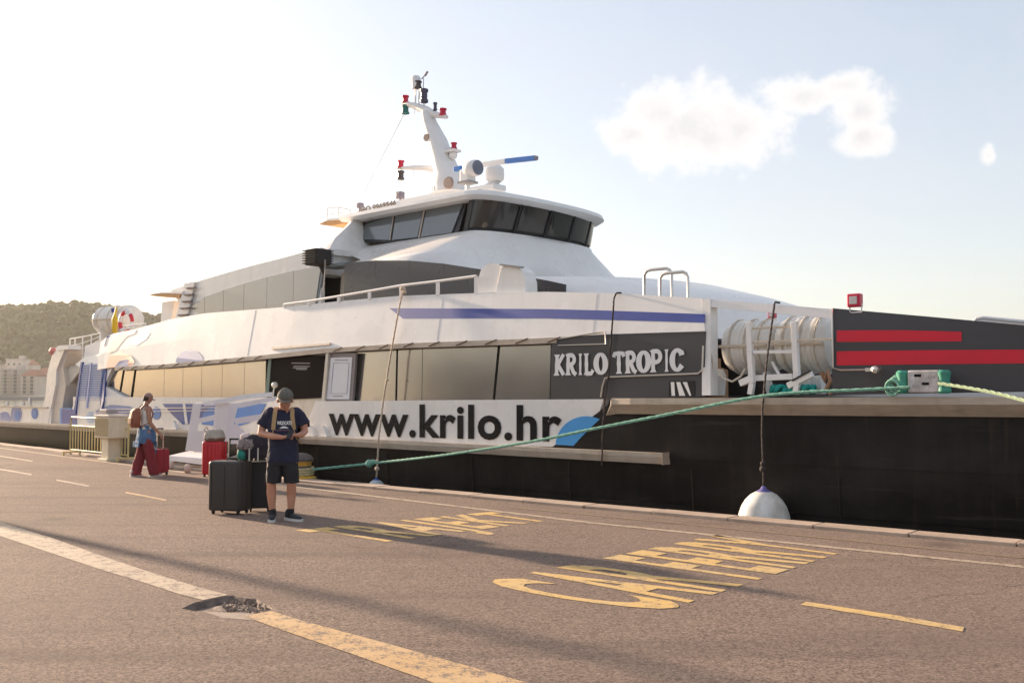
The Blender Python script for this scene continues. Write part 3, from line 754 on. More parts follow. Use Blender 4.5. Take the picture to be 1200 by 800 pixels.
# charcoal forward side with the name
part(strip_mb([(646.5, 396.5), (711.5, 390)], [(645, 469.5), (707, 467.5)], vside, -.003, .12, 2), 'charcoal_panel', CHAR)
part(strip_mb([(711.5, 391), (826, 388.5)], [(707.5, 467.5), (826, 464.5)], vside, -.004, .12, 6), 'name_panel', CHAR, 'charcoal side panel with the ship name')
g_ = lambda s, z: vside(s, z) - .012
# the ship name in round-serifed decorative capitals, each letter its own piece
ARC = lambda cx, cy, rx, ry, a0, a1, n=12: [(cx + rx * math.cos(R(a0 + (a1 - a0) * i / n)), cy + ry * math.sin(R(a0 + (a1 - a0) * i / n))) for i in range(n + 1)]
GLY = {'K': [[(.24, 0), (.24, 1)], [(.80, 1.0), (.30, .48)], [(.34, .52), (.86, .02)]],
       'R': [[(.24, 0), (.24, 1)], [(.14, .94)] + ARC(.46, .73, .30, .22, 80, -90, 9) + [(.26, .51)], [(.46, .50), (.70, .14), (.92, .02)]],
       'I': [[(.5, 0), (.5, 1)]], 'L': [[(.26, 0), (.26, 1)], [(.20, .06), (.70, .06), (.86, .22)]],
       'O': [ARC(.5, .5, .36, .43, 0, 360, 20)], 'T': [[(.5, 0), (.5, .95)], [(.08, .78), (.16, .93), (.5, .95), (.84, .93), (.92, .78)]],
       'P': [[(.24, 0), (.24, 1)], [(.14, .94)] + ARC(.48, .70, .32, .25, 80, -90, 9) + [(.26, .45)]],
       'C': [[(.86, .70), (.82, .84)] + ARC(.52, .5, .37, .44, 55, 310, 16) + [(.88, .26)]]}
WID = {'I': .55, 'O': 1.0, 'L': .85}
def letter(ch, x0, w, quad):
    m = MB(); lay = 0
    q = [Vector(SP(*p, g_)) for p in quad]
    def f(a, b, o):
        p = (q[0] * (1 - a) + q[1] * a) * (1 - b) + (q[3] * (1 - a) + q[2] * a) * b
        return Vector((p.x, vside(*p) - .016 - o, p.y))
    for st in GLY[ch]:
        vert = len(st) == 2 and abs(st[0][0] - st[1][0]) < .01
        pts = st; L = []; Rr = []
        if len(pts) == 2: pts = [tuple(Vector(pts[0]).lerp(Vector(pts[1]), k / 8)) for k in range(9)]
        n = len(pts)
        for i, p in enumerate(pts):
            a = Vector(pts[max(0, i - 1)]); b = Vector(pts[min(n - 1, i + 1)])
            if ch == 'O' and i in (0, n - 1): a = Vector(pts[-2]); b = Vector(pts[1])
            t = Vector(((b - a).x * 1.0, (b - a).y * 1.5)).normalized(); nn = Vector((-t.y, t.x / 1.5))
            th = .15
            if vert: e = min(i, n - 1 - i) / (n - 1); th = .14 + .12 * max(0, 1 - e / .14) ** 1.5 + .03 * math.exp(-((e - .5) / .12) ** 2)
            elif ch in 'OC': th = .12 + .09 * abs(math.cos(math.atan2(p[1] - .5, p[0] - .5)))
            L.append(Vector(p) + nn * th); Rr.append(Vector(p) - nn * th)
        lay += .0006
        pts3 = [f(x0 + w * v.x, v.y, lay) for v in L] + [f(x0 + w * v.x, v.y, lay) for v in Rr]
        m.add(pts3, [(i, i + 1, n + i + 1, n + i) for i in range(n - 1)])
    return part(m, 'letter', WTXT)
for body, quad in [('KRILO', [(649, 440), (712, 438.5), (711, 413), (650, 415.5)]), ('TROPIC', [(718.5, 438), (801, 434.5), (801, 408), (718, 413)])]:
    ws = [WID.get(c, .95) for c in body]; tot = sum(ws); x = 0
    for c, w in zip(body, ws): letter(c, x / tot, w / tot * 1.02, quad); x += w
# moulding pipe round the lower panel (aft corner to fore)
def side_pipe(pts, o, r, mt, name, n=6):
    g = lambda s, z: vside(s, z) + o
    P = []
    for p in pts:
        q = SP(*p, g); P.append((q[0], g(*q), q[1]))
    return part(MB().tube(P, r, n), name, mt, smooth=True)
side_pipe([(704, 465), (706, 453), (709, 443), (715, 441.5), (818, 437.5), (823, 433), (824, 405)], -.03, .016, STEEL, 'steel_pipe')
side_pipe([(654, 397), (700, 389.5), (709, 388.5), (710, 403)], -.03, .012, STEEL, 'steel_pipe')
side_pipe([(654, 404.5), (710, 403)], -.03, .010, STEEL, 'steel_pipe')
# small square port with white struts inside
part(poly_mb([(784, 446.5), (814, 446), (814.5, 464), (783.5, 464)], vside, -.010, .02), 'hawse_port', DARK)
for pts in ([(786, 447.5), (790, 447.5), (791, 463.5), (787, 463.5)], [(796, 463.5), (792.5, 447.5), (797, 447.5), (803, 463.5)], [(800, 447.5), (805, 447.5), (810, 463.5), (808, 463.5)]):
    part(poly_mb(pts, vside, -.014, .012), 'port_strut', WHITE2)
# --- white bulwark above the windows
top_edge = [(118, 401), (128, 392), (160, 385), (200, 374), (240, 367), (330, 360), (400, 352.5), (470, 346.5), (560, 343.3), (640, 341.8), (720, 343.5), (822, 349.5)]
bot_edge = [(114, 433), (130, 430.5), (190, 427), (300, 417), (385, 408), (480, 402), (640, 396), (712, 391.5), (826, 388)]
part(strip_mb(top_edge, bot_edge, vside, -.01, .16, 30, 2), 'bulwark', WHITE, 'long white upper bulwark')
# underside lip; dark slanted bars paint the shadows of its small brackets
part(strake(S(135, 430)[0], S(652, 396)[0], lambda s: resample([SP(x, y, vside) for x, y in bot_edge], s) + .0, lambda s: resample([SP(x, y, vside) for x, y in bot_edge], s) - .10, .022, lambda s, z: vside(s, z) + .0, 1.0), 'drip_rail', RUB)
SHADE_B = mat('bracket_shadow_dark', (0.10, 0.07, 0.06), .6, .1, 4)
bs = [SP(x, y, vside) for x, y in bot_edge]
bm_ = MB(); bm_.tube([(0, -.03, -.035), (.30, -.03, .045)], .013, 5)
bme = bm_.mesh('bracket_shadow', SHADE_B)
s = S(140, 430)[0]
while s < S(650, 396)[0]:
    if not (S(308, 417)[0] < s < S(386, 408)[0]):
        ob = bpy.data.objects.new('bracket_shadow', bme); C.objects.link(ob); ob.parent = ferry; ob.location = (s, 0.0, resample(bs, s) - .045)
    s += 0.78
# blue stripe
part(strip_mb([(456, 361), (560, 361.5), (640, 362), (720, 364), (826, 368)], [(472, 373), (560, 373), (640, 373), (720, 375), (826, 378)], vside, -.014, .004, 12), 'blue_stripe', BLUE)
# vertical joints in the bulwark
for x in (700, 520, 300):
    y0 = resample(top_edge, x); a_ = SP(x, y0 + 1, vside); bb = [SP(*p, vside) for p in bot_edge]; b_ = (a_[0], resample(bb, a_[0]) + .02)
    part(MB().tube([(a_[0], vside(*a_) - .011, a_[1]), (a_[0], vside(a_[0], b_[1]) - .011, b_[1])], .003, 4), 'plate_joint', mat('joint_sealant', (0.62, 0.57, 0.53), .7, .1, 3))
# far side bulwark and decks, transom
far = [SP(*p, vside) for p in top_edge]
part(strip_mb(far, [(far[0][0], 1.0), (far[-1][0], 1.0)], vside, 0, .16, 14, px=False, mirror=True), 'bulwark', WHITE, 'bulwark of the far side')
part(MB().box((-11.5, BEAM / 2, 2.62), (23.5, BEAM - 1.0, .08)), 'upper_deck', mat('deck_grey', (0.30, 0.29, 0.28), .8, .1, 3))
part(MB().box((-9.0, BEAM / 2, 1.55), (40.0, BEAM - 1.0, .10)), 'main_deck', mat('deck_grey', (0.30, 0.29, 0.28)))
sF = S(822, 349.5)[0]
part(MB().box((-13, BEAM / 2 + .3, 1.5), (24.5, BEAM - 2.0, 2.1)), 'deckhouse_core', mat('deckhouse_inside', (0.12, 0.11, 0.10), .8, .1, 2))
# --- livery patches on the after hull
def patch(pts, mt, o=-.0135, name='livery_patch'):
    return part(poly_mb(pts, vside, o, .003), name, mt)
def circ(cx, cy, rx, ry, n=18, a0=0, a1=360): return [(cx + rx * math.cos(R(a0 + (a1 - a0) * i / n)), cy - ry * math.sin(R(a0 + (a1 - a0) * i / n))) for i in range(n + (0 if a1 - a0 == 360 else 1))]
patch([(205, 428.5), (207, 419), (214, 412), (223, 409), (231, 411.5), (236, 417), (238, 422.5)], LILAC)
patch([(124, 431), (128, 416), (141, 412), (153, 416), (158, 424), (154, 428.5)], CORAL)
patch([(150, 404), (157, 396), (168, 391), (176, 390), (172, 397), (160, 405)], mat('pale_blue_livery', (0.45, 0.55, 0.68), .45, .15, 2), -.0145)
patch([(128, 402), (136, 393), (150, 388), (156, 389), (146, 397), (136, 410), (127, 414)], CORAL, -.0155)
patch([(150, 387.5), (160, 386), (158, 391), (149, 394)], ROSE, -.0165)
patch([(134, 430), (140, 423), (150, 421), (150, 428.8)], LILAC, -.0150)
patch([(190, 473), (253, 473), (248, 482), (240, 490), (228, 496), (214, 497), (203, 487)], NAVY, .012)
patch([(214, 473), (217, 473), (220, 496), (217, 497)], WHITE, .008)
patch([(236, 497), (239, 482), (253, 474), (275, 473), (272, 486), (262, 500)], MIDB, .010)
patch(circ(183, 484, 5, 7.5), MIDB, .012)
patch([(277, 473), (312, 473), (306, 484), (292, 495), (270, 502), (264, 500), (273, 487)], MIDB, .011)
patch([(112, 480), (130, 474), (152, 476), (160, 482), (163, 489), (112, 489)], LILAC, .012)
for y in (478, 481.5):
    side_pipe([(112, y + 2), (200, y), (275, y - 1)], -.05, .009, STEEL, 'side_rail_wire')

# --- stern: louvre panels, fin posts, rails
s104 = S(104, 470, .1)[0]
part(poly_mb([(100, 405), (122, 398), (132, 430), (122, 452), (150, 467), (165, 472), (165, 503), (82, 503), (84, 478), (90, 470)], vside, .06, .3), 'stern_plating', mat('white_stern_paint', (0.74, 0.73, 0.74), .45, .06, 2))
part(poly_mb([(96, 428), (120.5, 425.5), (124, 424), (116, 483), (86, 483)], vside, .045, .03), 'louvre_panel', MIDB, 'blue panel carrying two louvre banks')
LV = mat('louvre_blade_blue', (0.50, 0.56, 0.76), .45, .1, 3); LVD = mat('louvre_gap', (0.03, 0.05, 0.16), .6, .1, 3)
for k in range(20):
    y = 427 + k * 2.15; t = (y - 427) / 43
    for (a, b) in (((97.5 - 9.0 * t), (104.5 - 5.0 * t)), ((107.8 - 5 * t), (120.5 - 5.0 * t))):
        part(strip_mb([(a, y), (b, y - .25)], [(a, y + 1.1), (b, y + .85)], vside, .008, .05, 1), 'louvre_blade', LV)
part(poly_mb([(105.5, 425), (107, 425), (101.5, 478), (100, 478)], vside, -.01, .05), 'louvre_mullion', mat('pale_lilac', (0.45, 0.48, 0.72), .5, .1, 2))
for pts in ([(94.5, 424), (96.5, 424), (88, 484), (86, 484)], [(122.5, 404), (126, 392), (128, 392), (121, 470), (118.5, 484), (116.5, 484)]):
    part(poly_mb(pts, vside, -.02, .06), 'louvre_frame', NAVY)
part(poly_mb([(70, 478), (82, 478), (86, 483), (118, 483), (118, 499), (70, 499)], vside, .03, .4), 'stern_box', mat('stern_blue', (0.12, 0.30, 0.62), .5, .15, 2), 'blue stern box by the quay')
part(poly_mb([(72, 479), (90, 480), (90, 498), (72, 498)], vside, .02, .02), 'livery_patch', BLUE)
part(poly_mb(circ(106, 489, 5, 7), vside, .02, .02), 'livery_patch', mat('pale_blue_livery', (0.45, 0.55, 0.68)))
# stern fin post, the shade on its flank painted beige
part(poly_mb([(46, 496), (53, 464), (56, 434), (61, 416), (66, 410), (76, 408), (66, 433), (65, 451), (56, 496)], None, .05, .35), 'stern_fin', WHITE, 'white curved stern post')
part(poly_mb([(66, 434), (75, 408), (80, 406), (79, 414), (74, 431), (77, 452), (70, 496), (56, 496), (65, 451)], None, .12, .5), 'stern_fin', mat('fin_shade_beige', (0.66, 0.57, 0.48), .5, .1, 2), 'flank of the stern post with its shade painted beige')
part(poly_mb([(65, 408), (68, 405), (80, 404), (80, 409), (66, 411)], None, .0, .4), 'fin_cap', WHITE2)
q = SP(62.5, 411.5, .1); part(MB().sphere((q[0], .1, q[1]), .14, 10, 6), 'stern_lamp', mat('stern_lamp_red', (0.7, .25, .2), .4, .1, 3))
part(poly_mb([(74, 428), (96, 428), (96, 431), (74, 431)], None, .3, .5), 'stern_platform', CREAM)
part(poly_mb([(80, 431), (96, 431), (80, 452), (76, 470)], None, .25, .06), 'stern_bracket', CREAM)
# aft low bulwark with blue discs, left of the fin
part(strip_mb([(s_aft, 1.22), (-23.4, 1.22)], [(s_aft, .7), (-23.4, .7)], vside, .06, .12, 4, px=False), 'after_bulwark', WHITE, 'low white stern bulwark with blue discs')
part(strake(s_aft, -23.6, 1.27, 1.22, .05, lambda s, z: vside(s, z) + .06, 1.0), 'capping_rail', RUB)
for c in (circ(19, 485, 6.5, 10.5), circ(40.5, 484, 4, 7), [(0, 496), (0, 484), (4, 482), (9, 483), (13, 489), (13, 496)]):
    patch(c, LILAC if c[0][0] != 44.5 else MIDB, .05)
for c in (circ(41, 484, 2.2, 4.5), circ(20, 486, 3, 5.5)): patch(c, MIDB, .044)
part(MB().box((-26.4, 5, 1.0), (5.0, 9.6, .08)), 'stern_deck', mat('deck_grey', (0.30, 0.29, 0.28)))
part(strip_mb([(s_aft, 1.22), (-23.4, 1.22)], [(s_aft, .7), (-23.4, .7)], vside, .06, .12, 4, px=False, mirror=True), 'after_bulwark', WHITE)
for x, y0, y1 in [(35, 466, 475), (9, 470, 475), (27.5, 471, 475)]:
    a_ = SP(x, y1, .5); b_ = SP(x, y0, .5); part(MB().tube([(a_[0], .5, a_[1]), (b_[0], .5, b_[1])], .05, 6), 'mooring_post', WHITE2)
# upper aft deck rails
def rail(px_posts, tops, bots, v, r=.018, mids=2, name='guard_rail', mt=WHITE2):
    m = MB(); P = []
    for x, yt, yb in zip(px_posts, tops, bots):
        a_ = SP(x, yt, v); b_ = SP(x, yb, v); P.append((a_, (a_[0], b_[1])))
        m.tube([(a_[0], v, b_[1]), (a_[0], v, a_[1])], r, 6)
    for k in range(mids + 1):
        t = k / (mids + 1)
        m.tube([(p[0][0], v, lerp(p[0][1], p[1][1], t)) for p in P], r * (1 if k == 0 else .75), 6)
    return part(m, name, mt, smooth=True)
rail([82, 88, 97, 107, 118], [397, 396, 394.5, 392.5, 390], [428, 427, 424, 415, 405], .5, .018, 3)
rail([145, 158, 171], [382, 380.5, 379], [393, 391, 386], .7, .022, 2)
# quarter slope
part(poly_mb([(88, 427), (122, 400), (128, 392), (127, 399), (122, 430), (96, 431)], vside, .10, .12), 'quarter_plating', WHITE)

# --- upper deck saloon (side at v = VS) : lofted house with a rounded, raked front
VS = 1.5
def plan(sa, sf, hb, rnd, z, n=10, nose=0.0):
    """near side aft -> near front -> far front -> far aft ; rounded front"""
    cy = BEAM / 2; pts = [(sa, cy - hb, z)]
    for i in range(n + 1):
        a = PI * i / n
        y = cy - hb * math.cos(a)
        x = sf - rnd + rnd * (max(0, math.sin(a)) ** .75)
        pts.append((x, y, z))
    pts.append((sa, cy + hb, z))
    return pts
HB = BEAM / 2 - VS
saft = S(214, 365, VS)[0]
roofz = lambda x, y, v=VS: SP(x, y, v)[1]
roof = [SP(x, y, VS) for x, y in [(203, 338), (240, 327), (290, 313), (330, 303), (375, 291)]]
# the saloon side wall and its roof fairing
sal_top = [(205, 337), (240, 327), (290, 312.5), (330, 302.5), (376, 290), (385, 282), (430, 284), (545, 280), (600, 292), (690, 312), (740, 326), (790, 339)]
sal_bot = [(222, 372), (330, 364), (376, 359), (430, 356), (545, 350), (640, 346), (690, 347), (790, 352)]
part(strip_mb([(200, 340), (240, 327), (290, 312.5), (330, 302.5), (376, 290)], [(224, 375), (240, 374), (290, 372), (330, 368), (376, 362)], lambda s, z: VS, 0, .12, 12), 'saloon_side', WHITE)
# door recess in the saloon side
part(poly_mb([(372, 312), (406, 306), (404, 358), (366, 362)], lambda s, z: VS, .9, .05), 'saloon_recess', DARK)
part(poly_mb([(375.5, 313), (380, 312), (371, 359), (366.5, 360)], lambda s, z: VS, -.02, .06), 'saloon_door_frame', mat('grey_green_frame', (0.20, 0.24, 0.25), .5, .1, 3))
part(poly_mb([(376, 311), (407, 306.5), (407, 310), (376, 314)], lambda s, z: VS, -.02, .5), 'saloon_door_head', mat('grey_green_frame', (0.20, 0.24, 0.25)))
part(poly_mb([(400, 322), (405, 316), (407, 330), (405, 352), (398, 352)], lambda s, z: VS, .5, .04), 'inner_panel', CREAM)
# forward saloon + wheelhouse body : lofted
def z_at(px, py, v): return SP(px, py, v)[1]
s376 = S(376, 300, VS)[0]
VW = 3.0                                   # wheelhouse side
s405 = S(404, 300, VS)[0]
sWc = S(545, 270, VW)[0]                   # corner of the wheelhouse
zsill = z_at(531, 273, VW); zhead = z_at(545, 234, VW)
sWa = S(411, 278, VW)[0]
HW = BEAM / 2 - VW
FD = 0.7                                  # how far the wheelhouse front bows forward of its corner
rings = []
for (z, sa, sf, hb, rnd) in [(2.6, s405, sF + .1, HB + .02, 5.4), (3.3, s405, sF - .55, HB + .02, 5.2), (3.75, s405, sF - 1.9, HB + .01, 4.6), (4.1, s405, sF - 3.2, HB, 3.8), (4.32, s405, sWc + 1.7, HB, 2.4), (4.55, s405, sWc + 1.2, HB, 1.8), (4.86, s405, sWc + 1.0, HB - .10, 1.5), (5.0, s405 + .1, sWc + .92, HB - .42, 1.3), (zsill - .10, sWa - .1, sWc + FD + .06, HW + .10, FD + .15), (zsill, sWa, sWc + FD, HW, FD)]:
    rings.append(plan(sa, sf, hb, rnd, z, 26))
m = MB(); m.loft(rings); part(m, 'forward_house', WHITE, 'smooth raked white forward house under the wheelhouse', smooth=True, ang=60)
# saloon roof
rings = []
for i, (x, y) in enumerate([(203, 338), (240, 327), (290, 313), (330, 303), (376, 291)]):
    s_, z_ = SP(x, y, VS); rings.append([(s_, VS, z_ - .12), (s_, VS + .25, z_ + .02), (s_, BEAM / 2, z_ + .15), (s_, BEAM - VS - .25, z_ + .02), (s_, BEAM - VS, z_ - .12)])
m = MB(); m.loft(rings); part(m, 'saloon_roof', WHITE, smooth=True)
sR = rings[-1][0][0]
def ssec(s, pts): return [(s, v, z) for v, z in pts] + [(s, BEAM - v, z) for v, z in reversed(pts)]
zr = z_at(424, 245, VW)
m = MB(); m.loft([ssec(sR - .1, [(VS, 4.72), (VS, 5.18), (VS + .3, 5.32), (VS + .7, 5.38)]), ssec(lerp(sR, sWa, .55), [(VS, 4.72), (VS + .12, 5.16), (VS + .75, 5.75), (VS + 1.2, 6.15)]), ssec(sWa + .05, [(VS, 4.72), (VS + .35, 5.06), (VW - .02, zsill), (VW + .22, zr)])])
part(m, 'shoulder_fairing', WHITE, 'white shoulder rising from the saloon roof to the wheelhouse', smooth=True, ang=30)
# far saloon wall
part(MB().box(((saft + s405) / 2, BEAM - VS, 3.9), (s405 - saft, .1, 2.2)), 'saloon_side', WHITE, 'far side of the saloon')
part(MB().box((saft + .15, BEAM / 2, 3.7), (.1, BEAM - 2 * VS, 2.0)), 'saloon_aft_wall', WHITE)
# saloon windows
vsal = lambda s, z: VS
def spane(top, bot, off=-.035, mt=GREYW, n=4, vf=vsal, name='window', lab=None): part(strip_mb(top, bot, vf, off, .03, n), name, mt, lab)
tl = [(226, 361), (240, 348), (262, 340), (290, 331), (330, 320), (378, 311)]
bl = [(224, 362), (240, 369.5), (262, 371), (290, 370.5), (330, 366), (369, 359)]
ty = lambda x: resample([(226, 359), (240, 348), (262, 340), (290, 331), (330, 320), (378, 311)], x)
by = lambda x: resample([(224, 362), (240, 369.5), (262, 371), (290, 370.5), (330, 366), (369, 359)], x)
for a, b in [(225.5, 240), (240.3, 262), (262.3, 286), (286.3, 313), (313.3, 344), (344.3, 376)]:
    spane([(a, ty(a)), (b, ty(b))], [(a - 1, by(a)), (b - (1 if b < 370 else 7), by(b))], n=2)
fy = lambda x: resample([(404, 308), (430, 305.5), (460, 304.5), (495, 306), (530, 310), (566, 316), (615, 323), (664, 333.5)], x)
gy = lambda x: resample([(404, 357), (560, 346), (664, 343)], x)
GREYD = mat('dark_window_film', (0.050, 0.050, 0.060), 0.28, 0.06, 0.7, spec=.4)
vfs = lambda s, z: VS
cs = [404, 440, 480, 520, 560, 600, 640, 663]
for a, b in zip(cs, cs[1:]):
    vv = vsal if b < 570 else vfs
    spane([(a, fy(a)), (b - .3, fy(b))], [(a - 1, gy(a)), (b - .8, gy(b))], -.06, GREYD, 6, vv)
# --- wheelhouse
WG = mat('wheelhouse_glass', (0.12, 0.14, 0.15), 0.06, 0.03, 1.0, spec=1.0)
WG2 = mat('wheelhouse_front_glass', (0.05, 0.045, 0.04), 0.06, 0.1, 1.5, spec=.6)
vw = lambda s, z: VW + .25 * (z - zsill)
part(strip_mb([(410, 277), (425, 259), (460, 248.5), (500, 239), (549, 229.5)], [(408, 282), (432, 284), (460, 284), (500, 281), (536, 277)], vw, .03, .08, 8), 'wheelhouse_side', DARKF)
for t4, b4, lb in [(((412, 277), (422.5, 262.5)), ((411, 280.5), (420.5, 280.8)), 'small pointed aft window'), (((428, 263), (460.5, 252.2)), ((424.5, 280.5), (456, 281.2)), None), (((464, 251), (496.5, 243.3)), ((459.5, 281.2), (489, 278)), None), (((500.5, 242.3), (544, 234.5)), ((493, 277.8), (529, 272.5)), None)]:
    part(strip_mb(list(t4), list(b4), vw, -.005, .03, 1), 'wheelhouse_window', WG, lb)
for a, b in [((425, 261), (422, 282)), ((498.5, 243), (491.5, 279)), ((462, 252), (457.5, 281.5))]:
    pa = SP(*a, vw); pb_ = SP(*b, vw); part(MB().tube([(pa[0], vw(*pa) - .02, pa[1]), (pb_[0], vw(*pb_) - .02, pb_[1])], .018 if a[0] != 462 else .015, 5), 'window_pillar', mat('beige_pillar', (0.6, 0.5, 0.42), .5, .1, 3))
# front windows round the bow of the wheelhouse, raked outward at the head
npan = 9; cyl = BEAM / 2
def wfront(a, z):
    t = (z - zsill) / (zhead - zsill)
    hb = HW - .05 * t; rnd = FD + .15 * t; sf = sWc + FD + .30 * t
    return Vector((sf - rnd + rnd * (max(0, math.sin(a)) ** .9), cyl - hb * math.cos(a), z))
a_edges = [R(4), R(57), R(84), R(109), R(136), R(176)]
zs0, zs1 = zsill + .01, zhead + .04
rings = []
for z in (zs0, zs1): rings.append([wfront(R(x), z) + Vector((-.06, 0, 0)) for x in range(0, 181, 6)])
m = MB(); m.loft(rings, cap=False, closed=False); part(m, 'window_band_frame', DARKF)
IN = mat('wheelhouse_interior', (0.16, 0.12, 0.09), .8, .3, 2)
for k in range(len(a_edges) - 1):
    a0, a1 = a_edges[k] + R(2.0), a_edges[k + 1] - R(2.0)
    m = MB(); r0 = [wfront(lerp(a0, a1, i / 8), zs0 + .07) for i in range(9)]; r1 = [wfront(lerp(a0, a1, i / 8), zs1 - .05) for i in range(9)]
    m.loft([r0, r1], cap=False, closed=False)
    part(m, 'wheelhouse_front_window', WG2)
    pa, pb_ = wfront(a_edges[k], zs0), wfront(a_edges[k], zs1)
    part(MB().tube([pa, pb_], .035, 6), 'window_pillar', DARKF)
# a wiper and light on the glass
for a in (R(40), R(62), R(85)):
    part(MB().tube([wfront(a, zs1) + Vector((.05, -.03, 0)), wfront(a + R(4), zs0 + .25) + Vector((.05, -.03, 0))], .012, 4), 'wiper', DARKF)
# roof: side brow + curved visor
def roofring(z, gs, gh, sa, rz=0):
    hb = HW + gh; rnd = FD + .2 + gs * .6; sf = sWc + FD + .22 + gs
    o = [(sa, cyl - hb, z)]
    for i in range(23):
        a = PI * i / 22; x = sf - rnd + rnd * (max(0, math.sin(a)) ** .9)
        drop = -.10 * (max(0, math.sin(a)) ** 2) - .10 * (i / 22) ** 3
        o.append((x, cyl - hb * math.cos(a), z + drop))
    o.append((sa, cyl + hb, z)); return o
sra = S(404, 258, VW)[0]
m = MB(); m.loft([roofring(zhead - .02, .22, .10, sra), roofring(zhead + .06, .34, .20, sra), roofring(zhead + .16, .30, .16, sra), roofring(zhead + .30, -.25, -.35, sra), roofring(zhead + .34, -.9, -1.0, sra + .3)]); part(m, 'wheelhouse_roof', WHITE2, 'curved white wheelhouse roof with visor', smooth=True, ang=35)
part(strip_mb([(396, 259), (424, 245), (470, 234), (520, 224.5), (560, 221)], [(396, 262), (424, 259), (470, 246), (520, 235.5), (556, 230)], vw, -.16, .5, 10), 'roof_side_brow', WHITE)
# interior of the wheelhouse seen through the glass edge and aft wall
part(MB().box(((sWa + sWc) / 2, cyl, zsill + .38), (sWc - sWa - .3, 2 * HW - .5, .8)), 'wheelhouse_inside', IN)
# roof aft wing (orange underside), aft of the wheelhouse and of the saloon
OR = mat('orange_wood_trim', (0.62, 0.34, 0.14), .6, .15, 3)
part(poly_mb([(373, 263), (384, 258), (402, 257), (402, 262), (388, 264.5)], lambda s, z: VW, -.1, .9), 'roof_wing', OR, 'small orange tipped wing of the roof')
part(poly_mb([(376, 261.5), (386, 256), (402, 255), (402, 257.3), (384, 258.5)], lambda s, z: VW, -.12, .9), 'roof_wing', WHITE2)
part(poly_mb([(173, 346), (190, 343.5), (212, 344), (210, 349), (190, 348)], lambda s, z: VS, -.1, 6), 'roof_wing', OR, 'orange edged canopy tail over the after deck')
part(poly_mb([(175, 345), (190, 342), (214, 341), (214, 344.2), (190, 343.7)], lambda s, z: VS, -.12, 6.1), 'roof_wing', WHITE2)
part(poly_mb([(190, 354), (204, 352), (200, 378), (188, 382)], lambda s, z: VS, .5, .3), 'canopy_post', WHITE2)
# ladder with dark rungs on the saloon end
part(poly_mb([(216, 332), (228, 330), (219, 372), (205, 376)], vsal, -.08, .05), 'ladder_back', WHITE2)
for k in range(6):
    y = 337 + k * 7.9; x = 220 - k * 2.4
    part(poly_mb([(x - 3, y), (x + 7.5, y - .8), (x + 8.5, y + .7), (x - 1.5, y + 1.6)], vsal, -.16, .07), 'ladder_rung', mat('rung_dark', (0.12, 0.06, 0.06), .6, .1, 3))
# handrail on the near bulwark
vh = lambda s, z: vside(s, z) + .05
m = MB(); P = []
for x, yt in [(333, 356.5), (362, 352.8), (397, 347), (433, 341), (470, 334.5), (513, 329.5), (558, 323.5)]:
    g = .2; a_ = SP(x, yt, g); yb = resample(top_edge, x); b_ = SP(x, yb + 1, g); P.append((a_[0], g, a_[1]))
    part(MB().box((a_[0], g, (a_[1] + b_[1]) / 2), (.085, .03, max(.03, a_[1] - b_[1]))), 'rail_post', WHITE2)
part(MB().tube(P, .027, 8), 'handrail', WHITE2, smooth=True)
# winch housing on the bulwark (two rounded white boxes)
va, vb = .35, 1.3
hp = [(559, 343.6), (560, 328), (564, 315), (570, 309.5), (582, 308.5), (587, 310), (583, 332), (586, 342)]
hp2 = [(581, 343.6), (586, 320), (590, 311), (604, 311.5), (612, 318), (615, 330), (615.5, 343.6)]
part(poly_mb(hp, None, .35, .4), 'davit_housing', WHITE2, 'rounded white housing on the rail')
part(poly_mb(hp2, None, .30, .35), 'davit_housing', WHITE, 'second rounded white housing')
part(poly_mb([(585, 309), (610, 312), (609.5, 314), (585.5, 311)], None, .24, .1), 'housing_trim', mat('rung_grey', (0.3, 0.28, .28), .5, .1, 2))
# black ribbed box high on the saloon roof corner
bx = SP(367, 302, VS - .35); bxr = (bx[0], VS - .35, bx[1])
sc_ = 1167 / 25.
part(MB().box((bx[0], VS - .2, bx[1] + .02), (.50, .5, .40), bev=.06), 'ribbed_box', mat('ribbed_black', (0.045, 0.04, .035), .6, .1, 3), 'black ribbed box on the roof edge')
for k in range(6): part(MB().box((bx[0], VS - .21, bx[1] - .13 + k * .062), (.54, .56, .018)), 'rib', RUBBER)
part(MB().tube([(bx[0] + .1, VS - .2, bx[1] - .2), (bx[0] + .1, VS - .1, bx[1] - .38)], .05, 8), 'box_bracket', DARKF)
pl = [SP(x, y, VS - .45) for x, y in [(381, 304), (381, 318), (380, 330), (380.5, 331), (379, 342)]]
part(MB().tube([(a_, VS - .45, b_) for a_, b_ in pl], .014, 5), 'hanging_cord', mat('cord_grey', (0.35, 0.3, 0.28), .8, .1, 5))
# --- fore end : post, sloping beam, life rafts bay, dark bow panel
part(poly_mb([(823, 350), (832.5, 350.5), (832.5, 463), (822.5, 463)], vside, -.03, .22), 'bow_post', WHITE2)
part(poly_mb([(832, 351), (975, 362), (975, 373), (832, 359.5)], vside, -.01, .20), 'bow_beam', WHITE2, 'long sloping white beam above the life rafts')
pan_t = [(975.5, 361), (1090, 371), (1200, 381), (1290, 391)]; pan_b = [(975.5, 462.5), (1100, 460.5), (1200, 459), (1290, 458)]
part(strip_mb(pan_t, pan_b, vside, .0, .12, 20, 3), 'bow_bulwark', CHAR, 'charcoal bow bulwark with two red stripes')
part(strip_mb([(s_[0], s_[1]) for s_ in [SP(*p, vside) for p in pan_t]], [(s_[0], s_[1]) for s_ in [SP(*p, vside) for p in pan_b]], vside, .0, .12, 10, 1, px=False, mirror=True), 'bow_bulwark', CHAR, 'far side of the bow bulwark')
